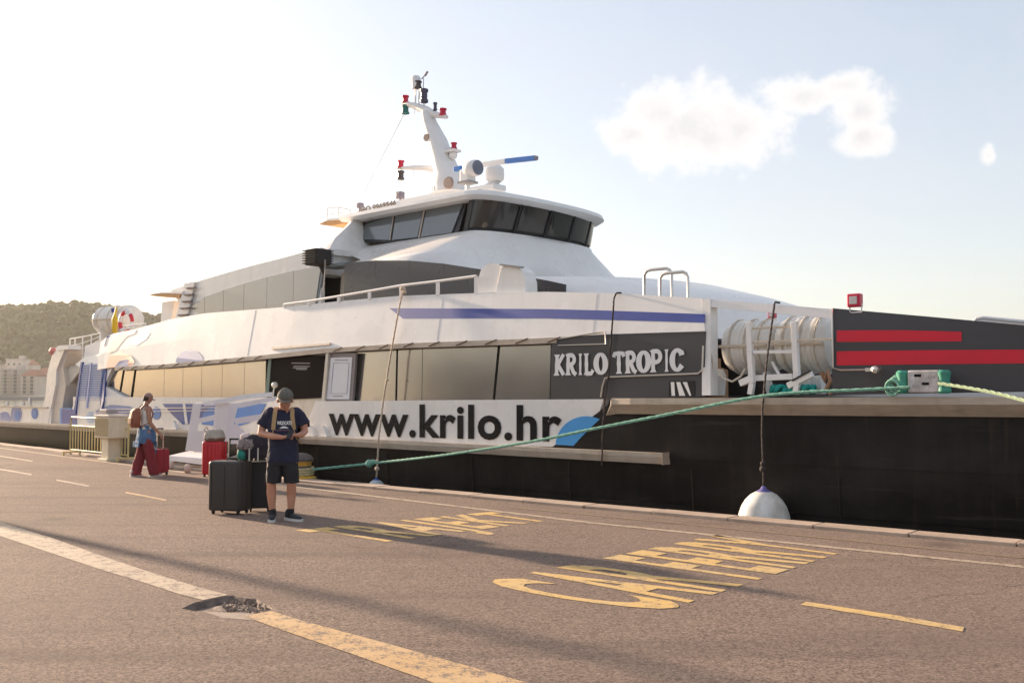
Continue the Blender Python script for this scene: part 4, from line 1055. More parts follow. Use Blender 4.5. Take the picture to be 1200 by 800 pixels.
part(strip_mb([(980.5, 387), (1060, 386.8), (1127, 388.5)], [(980.5, 400.5), (1060, 400.2), (1127, 399.8)], vside, -.006, .004, 8), 'red_stripe', RED, 'short upper red stripe')
part(strip_mb([(980.5, 411.5), (1100, 410), (1290, 409)], [(980.5, 428), (1100, 426.5), (1290, 425)], vside, -.006, .004, 14), 'red_stripe', RED, 'long lower red stripe')
side_pipe([(975, 362), (975.5, 400), (976, 431), (985, 433.5), (1022, 433)], -.02, .014, STEEL, 'steel_pipe')
q = SP(1026, 433, -.03); part(MB().sphere((q[0], -.04, q[1]), .055, 10, 6).box((q[0] - .07, -.04, q[1]), (.12, .06, .05)), 'pipe_swivel', STEEL)
# dark things in the open bay and inner walls
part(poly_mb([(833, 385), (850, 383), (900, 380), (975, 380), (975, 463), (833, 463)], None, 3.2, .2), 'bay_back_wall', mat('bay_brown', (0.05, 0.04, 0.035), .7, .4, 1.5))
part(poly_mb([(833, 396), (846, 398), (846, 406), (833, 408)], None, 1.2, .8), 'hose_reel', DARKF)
# pale foredeck casing seen through the bay, above the dark things
part(MB().box((5.2, BEAM / 2, 1.9), (9.5, 3.0, .6), bev=.1), 'foredeck_casing', WHITE)
cyb = SP(838, 440, 1.4); part(MB().lathe([(.0, 0), (.22, 0), (.22, .5), (.1, .55), (.1, .7), (.0, .7)], (cyb[0], 1.4, 1.6), n=14), 'winch_drum', mat('winch_bronze', (0.30, 0.17, 0.08), .5, .2, 3), smooth=True)
part(poly_mb([(831, 440), (836, 432), (840, 440), (838, 463), (831, 463)], None, .3, .3), 'bay_bracket', WHITE2)
# slack hose
hz = [SP(x, y, .05) for x, y in [(833, 415), (838, 430), (848, 443), (858, 447), (868, 441), (873, 432)]]
part(MB().tube([(a_, .05, b_) for a_, b_ in hz], .018, 6), 'slack_hose', mat('pale_hose', (0.5, 0.45, 0.38), .6, .1, 4), smooth=True)
# rail hoops on the foredeck roof
for x0, x1, yt, v in [(755, 787, 316, .9), (773.5, 806, 320, .6)]:
    A = [SP(x, y, v) for x, y in [(x0, 347), (x0, yt + 6), (x0 + 3, yt + 1.5), (x0 + 8, yt), (x1 - 6, yt - 1.5), (x1 - 2, yt + .5), (x1, yt + 5), (x1 + .5, 350)]]
    part(MB().tube([(a_, v, b_) for a_, b_ in A], .028, 8), 'rail_hoop', STEEL, smooth=True)
# white rail at the bow top
A = [SP(x, y, .5) for x, y in [(1134, 377), (1138, 372), (1146, 371), (1220, 378), (1290, 385)]]
part(MB().tube([(a_, .5 + vbow(a_), b_) for a_, b_ in A], .028, 8), 'bow_rail', WHITE2, smooth=True)
A = [SP(x, y, .6) for x, y in [(1140, 376.5), (1220, 383), (1290, 390)]]
part(MB().tube([(a_, .6 + vbow(a_), b_) for a_, b_ in A], .05, 8), 'bow_rail', WHITE2, smooth=True)
# flood lamps on the beam
for px_, py_, v, k in [(1002, 352, .15, 1.0), (905, 369, 1.6, .6)]:
    q = SP(px_, py_, v); h = .16 * k
    part(MB().box((q[0], v, q[1]), (.19 * k, .12, .19 * k), bev=.02), 'flood_lamp', REDP, 'small red framed flood lamp')
    part(MB().box((q[0] - .0, v - .065, q[1]), (.11 * k, .02, .11 * k)), 'lamp_glass', mat('lamp_glass', (0.6, .55, .55), .2, .1, 5))
    part(MB().tube([(q[0] - .09 * k, v, q[1] - .05), (q[0] - .07 * k, v, q[1] - .17 * k), (q[0] + .09 * k, v, q[1] - .17 * k), (q[0] + .1 * k, v, q[1] - .05)], .014, 6), 'lamp_bracket', WHITE2)
# roof number
vs_, q4 = VW, [(420.5, 251), (464, 240.5), (464, 234), (420.5, 243)]
g2 = lambda s, z: vw(s, z) - .17
part(quad_text('IMO 9969546', lambda s, z: Vector((s, g2(s, z), z)), [SP(*p, g2) for p in q4], .045), 'registration_lettering', mat('brown_black_letters', (0.08, 0.05, 0.05), .6, .1, 3))

# --- mast
VM = BEAM / 2
def Mx(px, py, v=VM): a_ = SP(px, py, v); return Vector((a_[0], v, a_[1]))
mm = MB(); rings = []
for (xl, xr, y, w) in [(507, 543, 226, .42), (514, 537, 205, .36), (510, 528, 185, .32), (504, 520, 163, .28), (498, 509, 143, .22), (496, 505, 131, .18)]:
    a_ = Mx(xl, y); b_ = Mx(xr, y); zc = (a_.z + b_.z) / 2; xc = (a_.x + b_.x) / 2; hw = (b_.x - a_.x) / 2 * .92
    rings.append([Vector((xc + hw * math.copysign(abs(math.cos(t)) ** .7, math.cos(t)), VM + w * math.sin(t), zc)) for t in [2 * PI * k / 14 for k in range(14)]])
mm.loft(rings); mast = part(mm, 'mast', WHITE2, 'raked white mast carrying lamps and radars', smooth=True)
def sub(m, name, mt, **k): return m.build(name, mt, mast, **k)
def bar(p, q, r, name='yard', mt=WHITE2, n=8): return sub(MB().tube([p, q], r, n), name, mt, smooth=True)
# top yard: slopes down to the right
sub(MB().tube([Mx(472, 120.5), Mx(485, 124), Mx(500, 130), Mx(508, 134), Mx(524, 137.5)], [.05, .09, .13, .1, .05], 8), 'yard', WHITE2, smooth=True)
bar(Mx(466, 196.5), Mx(515, 199), .05)
sub(MB().tube([Mx(466, 197), Mx(490, 196), Mx(516, 199)], [.035, .06, .11], 8), 'yard', WHITE2, smooth=True)
def lamp(px_, y0, y1, mt, r=.11):
    a_ = Mx(px_, y1); b_ = Mx(px_, y0); h = b_.z - a_.z
    sub(MB().lathe([(r * .6, 0), (r, h * .06), (r, h * .22), (r * .75, h * .28), (r * .8, h * .5), (r * .75, h * .72), (r, h * .78), (r, h * .94), (r * .5, h)], a_, n=12), 'signal_lamp', mt, smooth=True)
lamp(475, 112, 121, REDP); lamp(475, 123, 134, GREENP, .12)
lamp(519, 127, 136, REDP); lamp(469.5, 188, 197, REDP); lamp(469.5, 200, 211, mat('dark_lamp', (0.08, .06, .06), .4, .1, 3))
lamp(532, 167, 175, REDP, .09); lamp(490, 95, 104, mat('dark_lamp', (0.08, .06, .06))); lamp(497, 104, 121, mat('dark_violet_lamp', (0.06, .05, .09), .4, .1, 3), .12)
lamp(510, 120, 130, mat('dark_violet_lamp', (0.06, .05, .09)), .06)
sub(MB().lathe([(.12, 0), (.14, .1), (.14, .3), (.1, .36)], Mx(487.5, 104), n=12), 'signal_lamp', WHITE2, smooth=True)
for x, y0, y1 in [(487, 124, 104), (491, 124, 104), (497, 128, 121), (475, 123, 120), (469.5, 200, 197), (469.5, 225, 211)]:
    bar(Mx(x, y0), Mx(x, y1), .022, 'lamp_stalk')
# wind vane at the very top
bar(Mx(496, 104), Mx(496.5, 92), .012, 'vane_stalk', GREYTXT)
bar(Mx(494, 93), Mx(501, 85), .016, 'wind_vane', mat('vane_grey', (0.3, .25, .28), .5, .1, 3)); bar(Mx(498, 89), Mx(501, 84), .035, 'wind_vane', mat('vane_grey', (0.3, .25, .28)))
sub(MB().box(Mx(469, 229), (.18, .18, .2)), 'horn', mat('vane_grey', (0.3, .25, .28)))
sub(MB().box(Mx(530, 177.5), (.4, .3, .06)).box(Mx(527, 176), (.3, .12, .1)), 'lamp_shelf', WHITE2)
sub(MB().sphere(Mx(531, 182), .12, 10, 6), 'camera_dome', WHITE2, smooth=True)
sub(MB().lathe([(.15, 0), (.17, .04), (.17, .08)], Mx(524, 214, VM - .5), 'y', 12), 'horn', mat('horn_bronze', (0.35, .25, .2), .5, .1, 3))
sub(MB().lathe([(.10, 0), (.11, .04), (.11, .08)], Mx(499, 161, VM - .3), 'y', 10), 'horn', mat('horn_bronze', (0.35, .25, .2)))
# radar scanner: long blue and white bar (runs fore-aft / across)
RB = mat('radar_blue', (0.05, 0.19, 0.55), .45, .08, 3)
def barbox(p, q, h, w, name, mt):
    d = (q - p); L_ = d.length; x = d.normalized(); z = Vector((0, 0, 1)); y = z.cross(x).normalized(); z = x.cross(y); M = Matrix((x, y, z)).transposed()
    sub(MB().box((p + q) / 2, (L_, w, h), M, bev=.02), name, mt)
VR = VM - .5
barbox(Mx(593, 189, VR), Mx(628, 185.2, VR), .12, .12, 'radar_bar', RB); barbox(Mx(566, 193, VR), Mx(593, 189, VR), .12, .12, 'radar_bar', WHITE2)
barbox(Mx(533, 198.5, VR), Mx(541.5, 197, VR), .12, .12, 'radar_bar', RB); barbox(Mx(557, 195, VR), Mx(566, 193.4, VR), .10, .1, 'radar_bar', RB)
barbox(Mx(626.5, 185.4, VR), Mx(629.5, 185, VR), .1, .11, 'radar_tip', mat('vane_grey', (0.3, .25, .28)))
# radar gearbox, searchlight, domes
a_ = Mx(580, 213); sub(MB().lathe([(.18, 0), (.23, .05), (.25, .15), (.24, .34), (.16, .42), (.01, .43)], a_, n=16), 'radar_motor', WHITE2, smooth=True)
a_ = Mx(576, 224); sub(MB().tube([a_ + Vector((-.5, 0, -.1)), a_ + Vector((0, 0, .12)), a_ + Vector((.1, 0, .3))], [.2, .14, .18], 10), 'radar_bracket', WHITE2, smooth=True)
sub(MB().box(Mx(570, 222.5) , (1.0, .5, .16), bev=.04), 'radar_platform', WHITE2)
a_ = Mx(557, 197, VM - 1.2); sub(MB().lathe([(.0, 0), (.18, 0), (.21, .04), (.21, .30), (.16, .36), (.0, .36)], a_ + Vector((-.28, 0, -.0)), 'x', 18), 'searchlight', WHITE2, smooth=True)
sub(MB().lathe([(.0, 0), (.19, 0), (.19, .02), (0, .02)], a_ + Vector((.085, 0, 0)), 'x', 18), 'searchlight_lens', mat('lens_grey', (0.16, .17, .21), .2, .05, 3))
sub(MB().box(Mx(548, 207, VM - 1.2), (.32, .3, .36), bev=.05), 'searchlight_base', WHITE2)
sub(MB().box(Mx(548, 214.3, VM - 1.2), (.4, .36, .05)), 'searchlight_foot', mat('rung_grey', (0.3, 0.28, .28)))
sub(MB().tube([Mx(548, 214, VM - 1.2), Mx(548, 224, VM - 1.2)], .06, 8), 'searchlight_post', WHITE2)
# stays and aerials
for a_, b_, r in [((474, 133), (424, 231), .010), ((484, 220), (486.5, 104), .008), ((440, 236), (440, 190), .012), ((441, 215), (441, 236), .015)]:
    bar(Mx(*a_), Mx(*b_), r, 'stay_wire' if r < .011 else 'whip_aerial', WHITE2, 5)
for x, y in [(506, 218), (509, 218)]: bar(Mx(x, y, VM - .6), Mx(x, y + 6, VM - .6), .03, 'deck_light')
# small fittings on the roof by the number, rails
for x, y in [(422, 240), (469, 228)]:
    q = SP(x, y, VW + .4); part(MB().box((q[0], VW + .4, q[1] - .02), (.16, .16, .14), bev=.03).tube([(q[0], VW + .4, q[1] - .3), (q[0], VW + .4, q[1])], .02, 6), 'roof_camera', mat('vane_grey', (0.3, .25, .28)))
rail([384, 397, 411], [244, 243, 246], [259, 256, 252], VW + .4, .015, 1)

# ================================================================== THINGS ON THE SHIP'S DECKS
def ship_empty(name, s, v, z, top): return empty(name, tuple(Wd(s, v, z)), TH, top)
def life_raft(name, s, v, z, r, L, top, n=22, tilt=0):
    e = ship_empty(name, s, v, z, top); e.rotation_euler = (0, 0, TH + tilt)
    for lab, a0 in (('canister_half', 0), ('canister_half', PI)):
        prof = [(0.02, -L / 2), (r * .62, -L / 2 + .005), (r * .86, -L / 2 + .05), (r * .96, -L / 2 + .14)]
        k = 7
        for i in range(k):
            x = -L / 2 + .18 + i * (L - .36) / (k - 1)
            w = .028
            prof += [(r * .965, x - w), (r, x - w * .6), (r, x + w * .6), (r * .965, x + w)]
        prof += [(r * .96, L / 2 - .14), (r * .86, L / 2 - .05), (r * .62, L / 2 - .005), (0.02, L / 2)]
        rings = []
        for (rr, x) in prof:
            rings.append([Vector((x, rr * math.cos(a0 + PI * j / 12), rr * math.sin(a0 + PI * j / 12))) for j in range(13)])
        m = MB(); m.loft(rings, closed=True); m.build(lab, RAFT, e, smooth=True)
    MB().box((0, -r * 1.0, .0), (L * .92, .05, .045), bev=.01).build('seam_flange', mat('raft_flange', (0.62, 0.52, 0.40), .5, .1, 4), e)
    for x in (-L * .27, L * .02, L * .3):
        MB().tube([(x, (r + .012) * math.cos(t), (r + .012) * math.sin(t)) for t in [2 * PI * i / 20 for i in range(20)]], .012, 5, closed=True).build('lashing_strap', mat('strap_tan', (0.58, 0.50, 0.40), .8, .2, 8), e)
    return e
# two white canisters in the open bay, end to end
rv = .62
c0 = SP(888, 404, rv); c1 = SP(948, 404, rv)
rr_ = (SP(905, 372, rv)[1] - SP(905, 438, rv)[1]) / 2 * .98
xa = SP(850, 404, rv)[0]; xb = SP(979, 404, rv + .2)[0]
Lc = (xb - xa) / 2
zc = (SP(905, 372, rv)[1] + SP(905, 438, rv)[1]) / 2
life_raft('life_raft', xa + Lc / 2 + .02, rv + .15, zc, rr_, Lc * 1.03, ('white ribbed life raft canister nearest the bow post, in the open bay', 'life raft', 'life raft canisters in the bow bay'))
life_raft('life_raft', xa + Lc * 1.5 + .06, rv + .15, zc, rr_ * 1.03, Lc * 1.03, ('white ribbed life raft canister against the charcoal red striped bow panel', 'life raft', 'life raft canisters in the bow bay'))
# its launching cradle
cr = ship_empty('raft_cradle', (xa + xb) / 2, .2, 1.62, ('white steel launching cradle holding the two life raft canisters', 'cradle'))
def crp(px, py, v): a_ = SP(px, py, v); return Vector((a_[0] - (xa + xb) / 2, v - .2, a_[1] - 1.62))
def crb(p, q, w, name='upright', mt=WHITE2):
    d = q - p; x = d.normalized(); up = Vector((0, 1, 0)); z = x.cross(up).normalized(); M = Matrix((x, up - x * up.dot(x), z)).transposed()
    MB().box((p + q) / 2, (d.length, w, w), M, bev=.008).build(name, mt, cr)
vv = .10
for (x0, x1) in ((878, 881.5), (931, 934.5)):
    crb(crp(x0, 377, vv), crp(x0 + 1.5, 412, vv), .085); crb(crp(x0 + 1.5, 412, vv), crp(x1, 449, vv), .085); crb(crp(x1, 449, vv), crp(x1 - 2, 462, vv), .08)
crb(crp(882, 385, vv + .02), crp(930, 382.5, vv + .02), .03, 'cross_bar', mat('raft_flange', (0.62, 0.52, 0.40)))
crb(crp(883, 412.5, vv), crp(931, 412, vv), .05, 'cross_bar'); crb(crp(880, 401, vv - .01), crp(978, 397, vv - .01), .03, 'cross_bar', mat('raft_flange', (0.62, 0.52, 0.40)))
crb(crp(884, 443, vv + .1), crp(930, 441, vv + .1), .09, 'cross_bar'); crb(crp(868, 449, vv), crp(882, 443, vv), .1, 'tilting_arm'); crb(crp(924, 452, vv), crp(952, 438, vv), .09, 'tilting_arm')
crb(crp(898, 436, .5), crp(903, 462, .5), .09); crb(crp(944, 440, .3), crp(943, 462, .3), .12); crb(crp(958, 440, .5), crp(960, 462, .5), .16)
crb(crp(928, 446, vv - .06), crp(950, 434, vv - .06), .025, 'release_strap', RUBBER)
crb(crp(905, 424, .25), crp(915, 442, .25), .04, 'brace')
# coil of teal net under the rafts
m = MB(); rnd = random.Random(3)
for k in range(7):
    pts = []
    for i in range(26):
        t = i / 25; a_ = SP(lerp(904, 955, t), 456 + 3.2 * math.sin(t * 21 + k * 1.7) + rnd.uniform(-1, 1), .16 + .03 * k); pts.append(Wd(a_[0], .16 + .03 * k + .04 * math.sin(t * 30 + k), a_[1]))
    m.tube(pts, .035, 5)
m.build('coiled_rope', mat('teal_rope', (0.01, 0.30, 0.27), .8, .3, 20, bump=.5, bscale=50), top=('bright teal rope coiled under the life raft cradle', 'rope'))
# orange-brown hoses beside the bow panel
m = MB(); m.tube([tuple(Wd(*([SP(x, y, .3)[0], .3, SP(x, y, .3)[1]]))) for x, y in [(963, 436), (966, 446), (970, 434), (973, 447), (968, 456), (974, 462)]], .035, 7)
m.build('looped_hose', mat('tan_hose', (0.50, 0.27, 0.15), .6, .2, 6), smooth=True, top=('tan and orange looped hose at the end of the charcoal bow panel', 'hose'))
# aft life raft with lifebuoy, on the stern deck
q = SP(140, 375, 2.6)
e = life_raft('life_raft', q[0] - .1, 2.6, q[1], .50, 1.7, ('white ribbed life raft canister on the stern deck beside the red lifebuoy', 'life raft'), tilt=R(14))
m = MB(); sb = SP(138, 390, 2.4)
for dx in (-.35, .35): m.box((dx, -.1, -.5), (.08, .7, .4)).box((dx, -.1, -.35), (.1, .8, .06))
m.build('chock', WHITE2, e)
MB().box((.30, -.455, .30), (.18, .02, .14)).build('label_plate', BLUE, e)
bz = SP(147.5, 380, 1.9); e2 = ship_empty('lifebuoy', bz[0], 1.9, bz[1] - .32, ('red and white lifebuoy hung before the stern life raft', 'lifebuoy')); e2.rotation_euler = (0, 0, TH + .3)
for k in range(8):
    m = MB(); m.tube([(.27 * math.cos(t), 0, .4 + .33 * math.sin(t)) for t in [R(45 * k + 45 * i / 5) for i in range(6)]], .065, 8)
    m.build('buoy_segment', mat('buoy_red', (0.62, 0.03, 0.05), .5, .1, 3) if k % 2 == 0 else WHITE2, e2, smooth=True)
bz = SP(136, 390, 1.9); m = MB(); e3p = Wd(bz[0], 1.85, bz[1])
m.lathe([(.05, 0), (.09, .05), (.10, .45), (.07, .55), (.03, .62)], e3p, n=10); m.tube([e3p + Vector((0, 0, .6)), e3p + Vector((.05, 0, .85))], .04, 6)
m.build('rescue_light', mat('safety_yellow', (0.75, 0.5, 0.02), .5, .1, 3), smooth=True, top=('yellow rescue light standing beside the red lifebuoy at the stern', 'rescue light'))

# ================================================================== ROPES, FENDERS, BOLLARD
def rope_pts(a, b, sag, n=20):
    return [a.lerp(b, i / n) + Vector((0, 0, -sag * 4 * (i / n) * (1 - i / n))) for i in range(n + 1)]
def rope(name, pts, r, mt, top, n=7, knots=()):
    # lay: three strands twisted round each other
    P = []; 
    L = sum((b - a).length for a, b in zip(pts, pts[1:])); step = max(.03, r * 2.2); k = max(8, int(L / step))
    cum = [0]
    for a, b in zip(pts, pts[1:]): cum.append(cum[-1] + (b - a).length)
    for i in range(k + 1):
        d = L * i / k; j = 0
        while j < len(pts) - 2 and cum[j + 1] < d: j += 1
        P.append(pts[j].lerp(pts[j + 1], (d - cum[j]) / max(1e-9, cum[j + 1] - cum[j])))
    m = MB()
    for s_ in range(3):
        q = []
        for i, p in enumerate(P):
            t = (P[min(k, i + 1)] - P[max(0, i - 1)]).normalized(); x = t.orthogonal().normalized() if abs(t.z) > .95 else Vector((0, 0, 1)).cross(t).normalized(); y = t.cross(x)
            ph = i * .75 + s_ * 2 * PI / 3
            q.append(p + (x * math.cos(ph) + y * math.sin(ph)) * r * .5)
        m.tube(q, r * .58, 5)
    for p, kr in knots: m.sphere(p, kr, 10, 7)
    return m.build(name, mt, top=top, smooth=True)
BOL = G(353, 562)
fair = lambda px, py, v: Wd(*( [SP(px, py, v)[0], v, SP(px, py, v)[1]] ))
A = Vector((BOL.x + .12, BOL.y - .12, 0.20)); Bp = fair(1066, 453.5, -.26)
kn1 = fair(431, 545, -.5)
# lies over the bow strake, then hangs down to the bollard
mid_ = fair(905, 462.5, -.34)
def bez(ps):
    out = []
    for i in range(len(ps) - 1):
        p0 = ps[max(0, i - 1)]; p1 = ps[i]; p2 = ps[i + 1]; p3 = ps[min(len(ps) - 1, i + 2)]
        for k in range(10):
            t = k / 10; out.append(0.5 * ((2 * p1) + (p2 - p0) * t + (2 * p0 - 5 * p1 + 4 * p2 - p3) * t * t + (3 * p1 - p0 - 3 * p2 + p3) * t ** 3))
    return out + [ps[-1]]
gp = [A] + [fair(x, y, v) for x, y, v in [(433, 543, -.75), (520, 533, -.8), (620, 517.5, -.8), (700, 501.5, -.75), (790, 484, -.6), (880, 466, -.42), (940, 459.5, -.34), (1000, 457, -.30)]] + [Bp]
rope('mooring_rope', bez(gp), .025, ROPEG, ('long green mooring rope from the yellow and black bollard up to the bow fairlead', 'mooring rope'), knots=[(gp[1], .085), (gp[1] + Vector((.08, -.05, .03)), .06)])
gp2 = [fair(1100, 449, -.22), fair(1120, 452, -.4), fair(1160, 459, -.8), fair(1200, 469, -1.2), fair(1260, 486, -1.8), fair(1400, 520, -1.2)]
gp2[-1].z = max(.1, gp2[-1].z)
rope('mooring_rope', bez(gp2), .022, mat('yellow_green_rope', (0.26, 0.34, 0.22), .85, .3, 30, bump=.6, bscale=60), ('thick yellow green mooring rope running out of the frame at the right', 'mooring rope'), knots=[])
# fairlead fitting with green chafe sleeve
fe = ship_empty('fairlead', SP(1080, 450, -.1)[0], -.1, SP(1080, 461, -.1)[1], ('grey steel fairlead on the bow with green sleeved rope either side', 'fairlead'))
MB().box((.05, 0, .16), (.42, .16, .30), bev=.03).build('block', mat('pale_steel_worn', (0.52, 0.50, 0.50), .5, .3, 9, dirt=.6), fe)
for x in (-.24, .30):
    MB().lathe([(.07, 0), (.09, .03), (.075, .12), (.075, .2), (.09, .28), (.06, .31)], (x, -.02, 0), n=12).build('roller', mat('roller_green', (0.05, 0.28, 0.20), .5, .25, 8), fe, smooth=True)
for dx, dz, mt in ((-.02, .24, TXT), (.08, .13, TXT), (-.05, .10, GREYTXT), (.16, .22, GREYTXT)): MB().box((dx, -.082, dz), (.09, .006, .035)).build('marking', mt, fe)
ob = MB(); 
for k in range(3): ob.tube([tuple(Vector((-.36 + .03 * k, -.08, .08 + .03 * k)) + Vector((.09 * math.cos(t), .02 * k, .10 * math.sin(t)))) for t in [2 * PI * i / 12 for i in range(12)]], .022, 5, closed=True)
ob.build('rope_turns', ROPEG, fe, smooth=True)
# fenders
def fender(px, pytop, v, r, h, top, tipm, body):
    a_ = SP(px, pytop, v)
    e = ship_empty('fender', a_[0], v, a_[1] - h, top)
    prof = [(.02, 0), (r * .5, .03), (r * .85, r * .35), (r, r * .8), (r, h * .5), (r * .955, h * .62), (r * .85, h * .74), (r * .70, h * .84), (r * .50, h * .92), (r * .30, h * .965)]
    MB().lathe(prof, n=28).build('fender_body', body, e, smooth=True)
    MB().lathe([(r * .31, h * .960), (r * .22, h * .985), (r * .13, h * 1.005), (r * .09, h * 1.04), (.02, h * 1.05)], n=18).build('fender_eye', tipm, e, smooth=True)
    return Wd(a_[0], v, a_[1] + h * .06)
FB = mat('fender_white_vinyl', (0.78, 0.74, 0.68), 0.42, 0.05, 4, bump=.05, bscale=6, dirt=.5)
scuffs(FB, (0.30, 0.24, 0.19), .50, .72, .5, (3, 3, 1.2))
p = fender(895, 573, -.42, .375, .92, ('large white round fender hanging from a dark rope beside the bow', 'fender', 'fenders hanging along the hull'), mat('fender_purple', (0.16, 0.14, 0.36), .5, .2, 8), FB)
top_ = fair(908, 354, -.03)
rope('fender_rope', [p, fair(894.5, 545, -.40), fair(893, 510, -.33), fair(893.5, 478, -.27), fair(899, 420, -.18), top_, top_ + N_ * .15], .016, ROPEB, ('thin dark rope holding the large white fender from the sloping beam', 'rope', 'fender ropes'), knots=[(fair(894, 549, -.4), .05), (fair(894, 543, -.4), .04)])
p = fender(441, 561, -.30, .22, .6, ('smaller fender with blue top showing just above the quay edge', 'fender', 'fenders hanging along the hull'), mat('fender_blue', (0.03, 0.12, 0.42), .5, .2, 8), mat('fender_pale_blue', (0.5, 0.55, 0.6), .5, .1, 4))
rope('fender_rope', [p, fair(442, 548, -.3), fair(443.5, 515, -.27), fair(449, 470, -.12), fair(457, 420, -.06), fair(465, 375, -.04), fair(472.5, 337, .14), fair(476, 334, .25)], .020, ROPEW, ('pale rope hanging from the handrail down to the blue topped fender', 'rope', 'fender ropes'), knots=[(fair(472, 338, .12), .06), (fair(474, 342, .10), .045), (fair(454, 445, -.09), .03), (fair(442, 540, -.3), .04), (fair(442, 549, -.3), .05)])
rope('hanging_cable', [fair(728, 343, .2), fair(722, 343.5, 0.08), fair(719.5, 350, -.03), fair(716, 400, -.04), fair(713, 440, -.05), fair(709, 466, -.07), fair(707, 490, -.27), fair(706, 518, -.23), fair(705, 545, -.22)], .016, ROPEB, ('black cable hanging down the white bulwark past the ship name', 'cable'))
# bollard
be = empty('bollard', (BOL.x, BOL.y, 0), 0, ('yellow and black cast bollard at the quay edge with mooring rope round it', 'bollard'))
BY = mat('bollard_yellow', (0.58, 0.33, 0.04), .6, .25, 8, dirt=.5); BK = mat('bollard_dark', (0.10, 0.08, 0.07), .55, .3, 8)
MB().lathe([(.30, 0), (.30, .05), (.22, .09), (.20, .16)], n=24).build('base', BY, be, smooth=True)
MB().lathe([(.20, .16), (.185, .22), (.185, .28)], n=24).build('black_band', BK, be, smooth=True)
MB().lathe([(.187, .28), (.20, .33), (.23, .37)], n=24).build('yellow_band', BY, be, smooth=True)
MB().lathe([(.235, .37), (.24, .41), (.19, .48), (.10, .52), (.01, .53)], n=24).build('cap', BK, be, smooth=True)
m = MB()
for k in range(3): m.tube([(.23 * math.cos(t), .23 * math.sin(t), .13 + k * .05 + .02 * math.sin(t)) for t in [2 * PI * i / 18 for i in range(18)]], .03, 6, closed=True)
m.build('rope_turns', mat('frayed_rope', (0.42, 0.36, 0.2), .9, .3, 20), be, smooth=True)

# ================================================================== QUAYSIDE FURNITURE
# barrier
b0 = G(82, 533); b1 = G(150, 541)
d = (b1 - b0); ang = math.atan2(d.y, d.x); L = d.length
BAR = mat('cream_yellow_barrier_paint', (0.62, 0.50, 0.22), .5, .15, 5, dirt=.4)
br = empty('crowd_barrier', tuple((b0 + b1) / 2), ang, ('cream yellow metal crowd barrier of upright bars at the quay edge', 'barrier'))
H = 1.05; 
MB().tube([(-L / 2, 0, .12), (-L / 2, 0, H - .08), (-L / 2 + .08, 0, H), (L / 2 - .08, 0, H), (L / 2, 0, H - .08), (L / 2, 0, .12)], .024, 8).build('frame', BAR, br, smooth=True)
MB().tube([(-L / 2, 0, .16), (L / 2, 0, .16)], .02, 8).build('bottom_rail', BAR, br); MB().tube([(-L / 2, 0, H * .78), (L / 2, 0, H * .78)], .018, 8).build('middle_rail', BAR, br)
nb = 19; bme_ = MB().tube([(0, 0, .16), (0, 0, H * .78)], .014, 6).mesh('bar', BAR)
for k in range(nb):
    ob = bpy.data.objects.new('bar', bme_); C.objects.link(ob); ob.parent = br; ob.location = (-L / 2 + (k + 1) * L / (nb + 1), 0, 0)
for x in (-L / 2 + .12, L / 2 - .12): MB().box((x, 0, .09), (.05, .5, .04)).box((x, -.22, .04), (.06, .05, .08)).box((x, .22, .04), (.06, .05, .08)).build('foot', BAR, br)
# cabinet on a pedestal
pe = G(130, 540); ce = empty('supply_cabinet', tuple(pe), ang + .05, ('cream louvred supply cabinet on a pedestal behind the yellow barrier', 'cabinet'))
CC = mat('cabinet_cream', (0.72, 0.62, 0.46), .5, .1, 3, dirt=.3); ppm = F / pe.y
w = 34 / ppm; zt = (536 - 484) / ppm; zb = (536 - 509) / ppm
MB().box((0, 0, zb / 2), (.36, .34, zb), bev=.02).build('pedestal', CC, ce)
MB().box((0, 0, .03), (.5, .46, .08), bev=.01).build('plinth', CC, ce)
MB().box((.05, 0, (zb + zt) / 2), (w * 1.05, .55, zt - zb), bev=.03).build('cabinet_body', CC, ce)
MB().box((.05, 0, zt + .02), (w * 1.12, .62, .05), bev=.01).build('cabinet_lid', mat('lid_pale', (0.75, 0.68, 0.6), .5, .1, 3), ce)
lm = MB().box((0, 0, 0), (.012, .02, (zt - zb) * .8)).mesh('vent_slat', mat('cabinet_slat', (0.55, 0.45, 0.28), .5, .1, 3))
for k in range(18):
    ob = bpy.data.objects.new('vent_slat', lm); C.objects.link(ob); ob.parent = ce; ob.location = (.05 - w * .48 + k * w * .96 / 17, -.28, (zb + zt) / 2)
MB().box((.05, -.1, zt + .12), (w * .5, .3, .12), bev=.02).build('socket_box', mat('lid_grey', (0.35, 0.3, 0.3), .5, .1, 3), ce)

# gangway : sloping walkway on a white landing, with white sheeted sides
g0 = G(237, 549); g1 = Wd(S(350, 510)[0], -.1, .72)
GW = mat('gangway_white', (0.78, 0.76, 0.76), .45, .05, 2, dirt=.2)
gw = empty('gangway', tuple(g0), 0, ('white boarding gangway with open framed sides leading to the dark ferry door', 'gangway'))
def gp_(px, py, d): p = D(px, py, d); return p - g0
def gbar(pts, d0, d1, w, name='side_frame'):
    """pts: photo points from the foot to the ship, with depth running d0..d1"""
    x0 = pts[0][0]; x1 = pts[-1][0]; P = [gp_(x, y, lerp(d0, d1, 0 if x1 == x0 else (x - x0) / (x1 - x0))) for x, y in pts]
    m = MB()
    for a, b in zip(P, P[1:]):
        dd = b - a; x = dd.normalized(); y = Vector((0.3, .95, 0)); y = (y - x * y.dot(x)).normalized(); z = x.cross(y); M = Matrix((x, y, z)).transposed()
        m.box((a + b) / 2, (dd.length + w * .6, .05, w), M)
    m.build(name, GW, gw)
dn = g0.y
ppw = F / dn
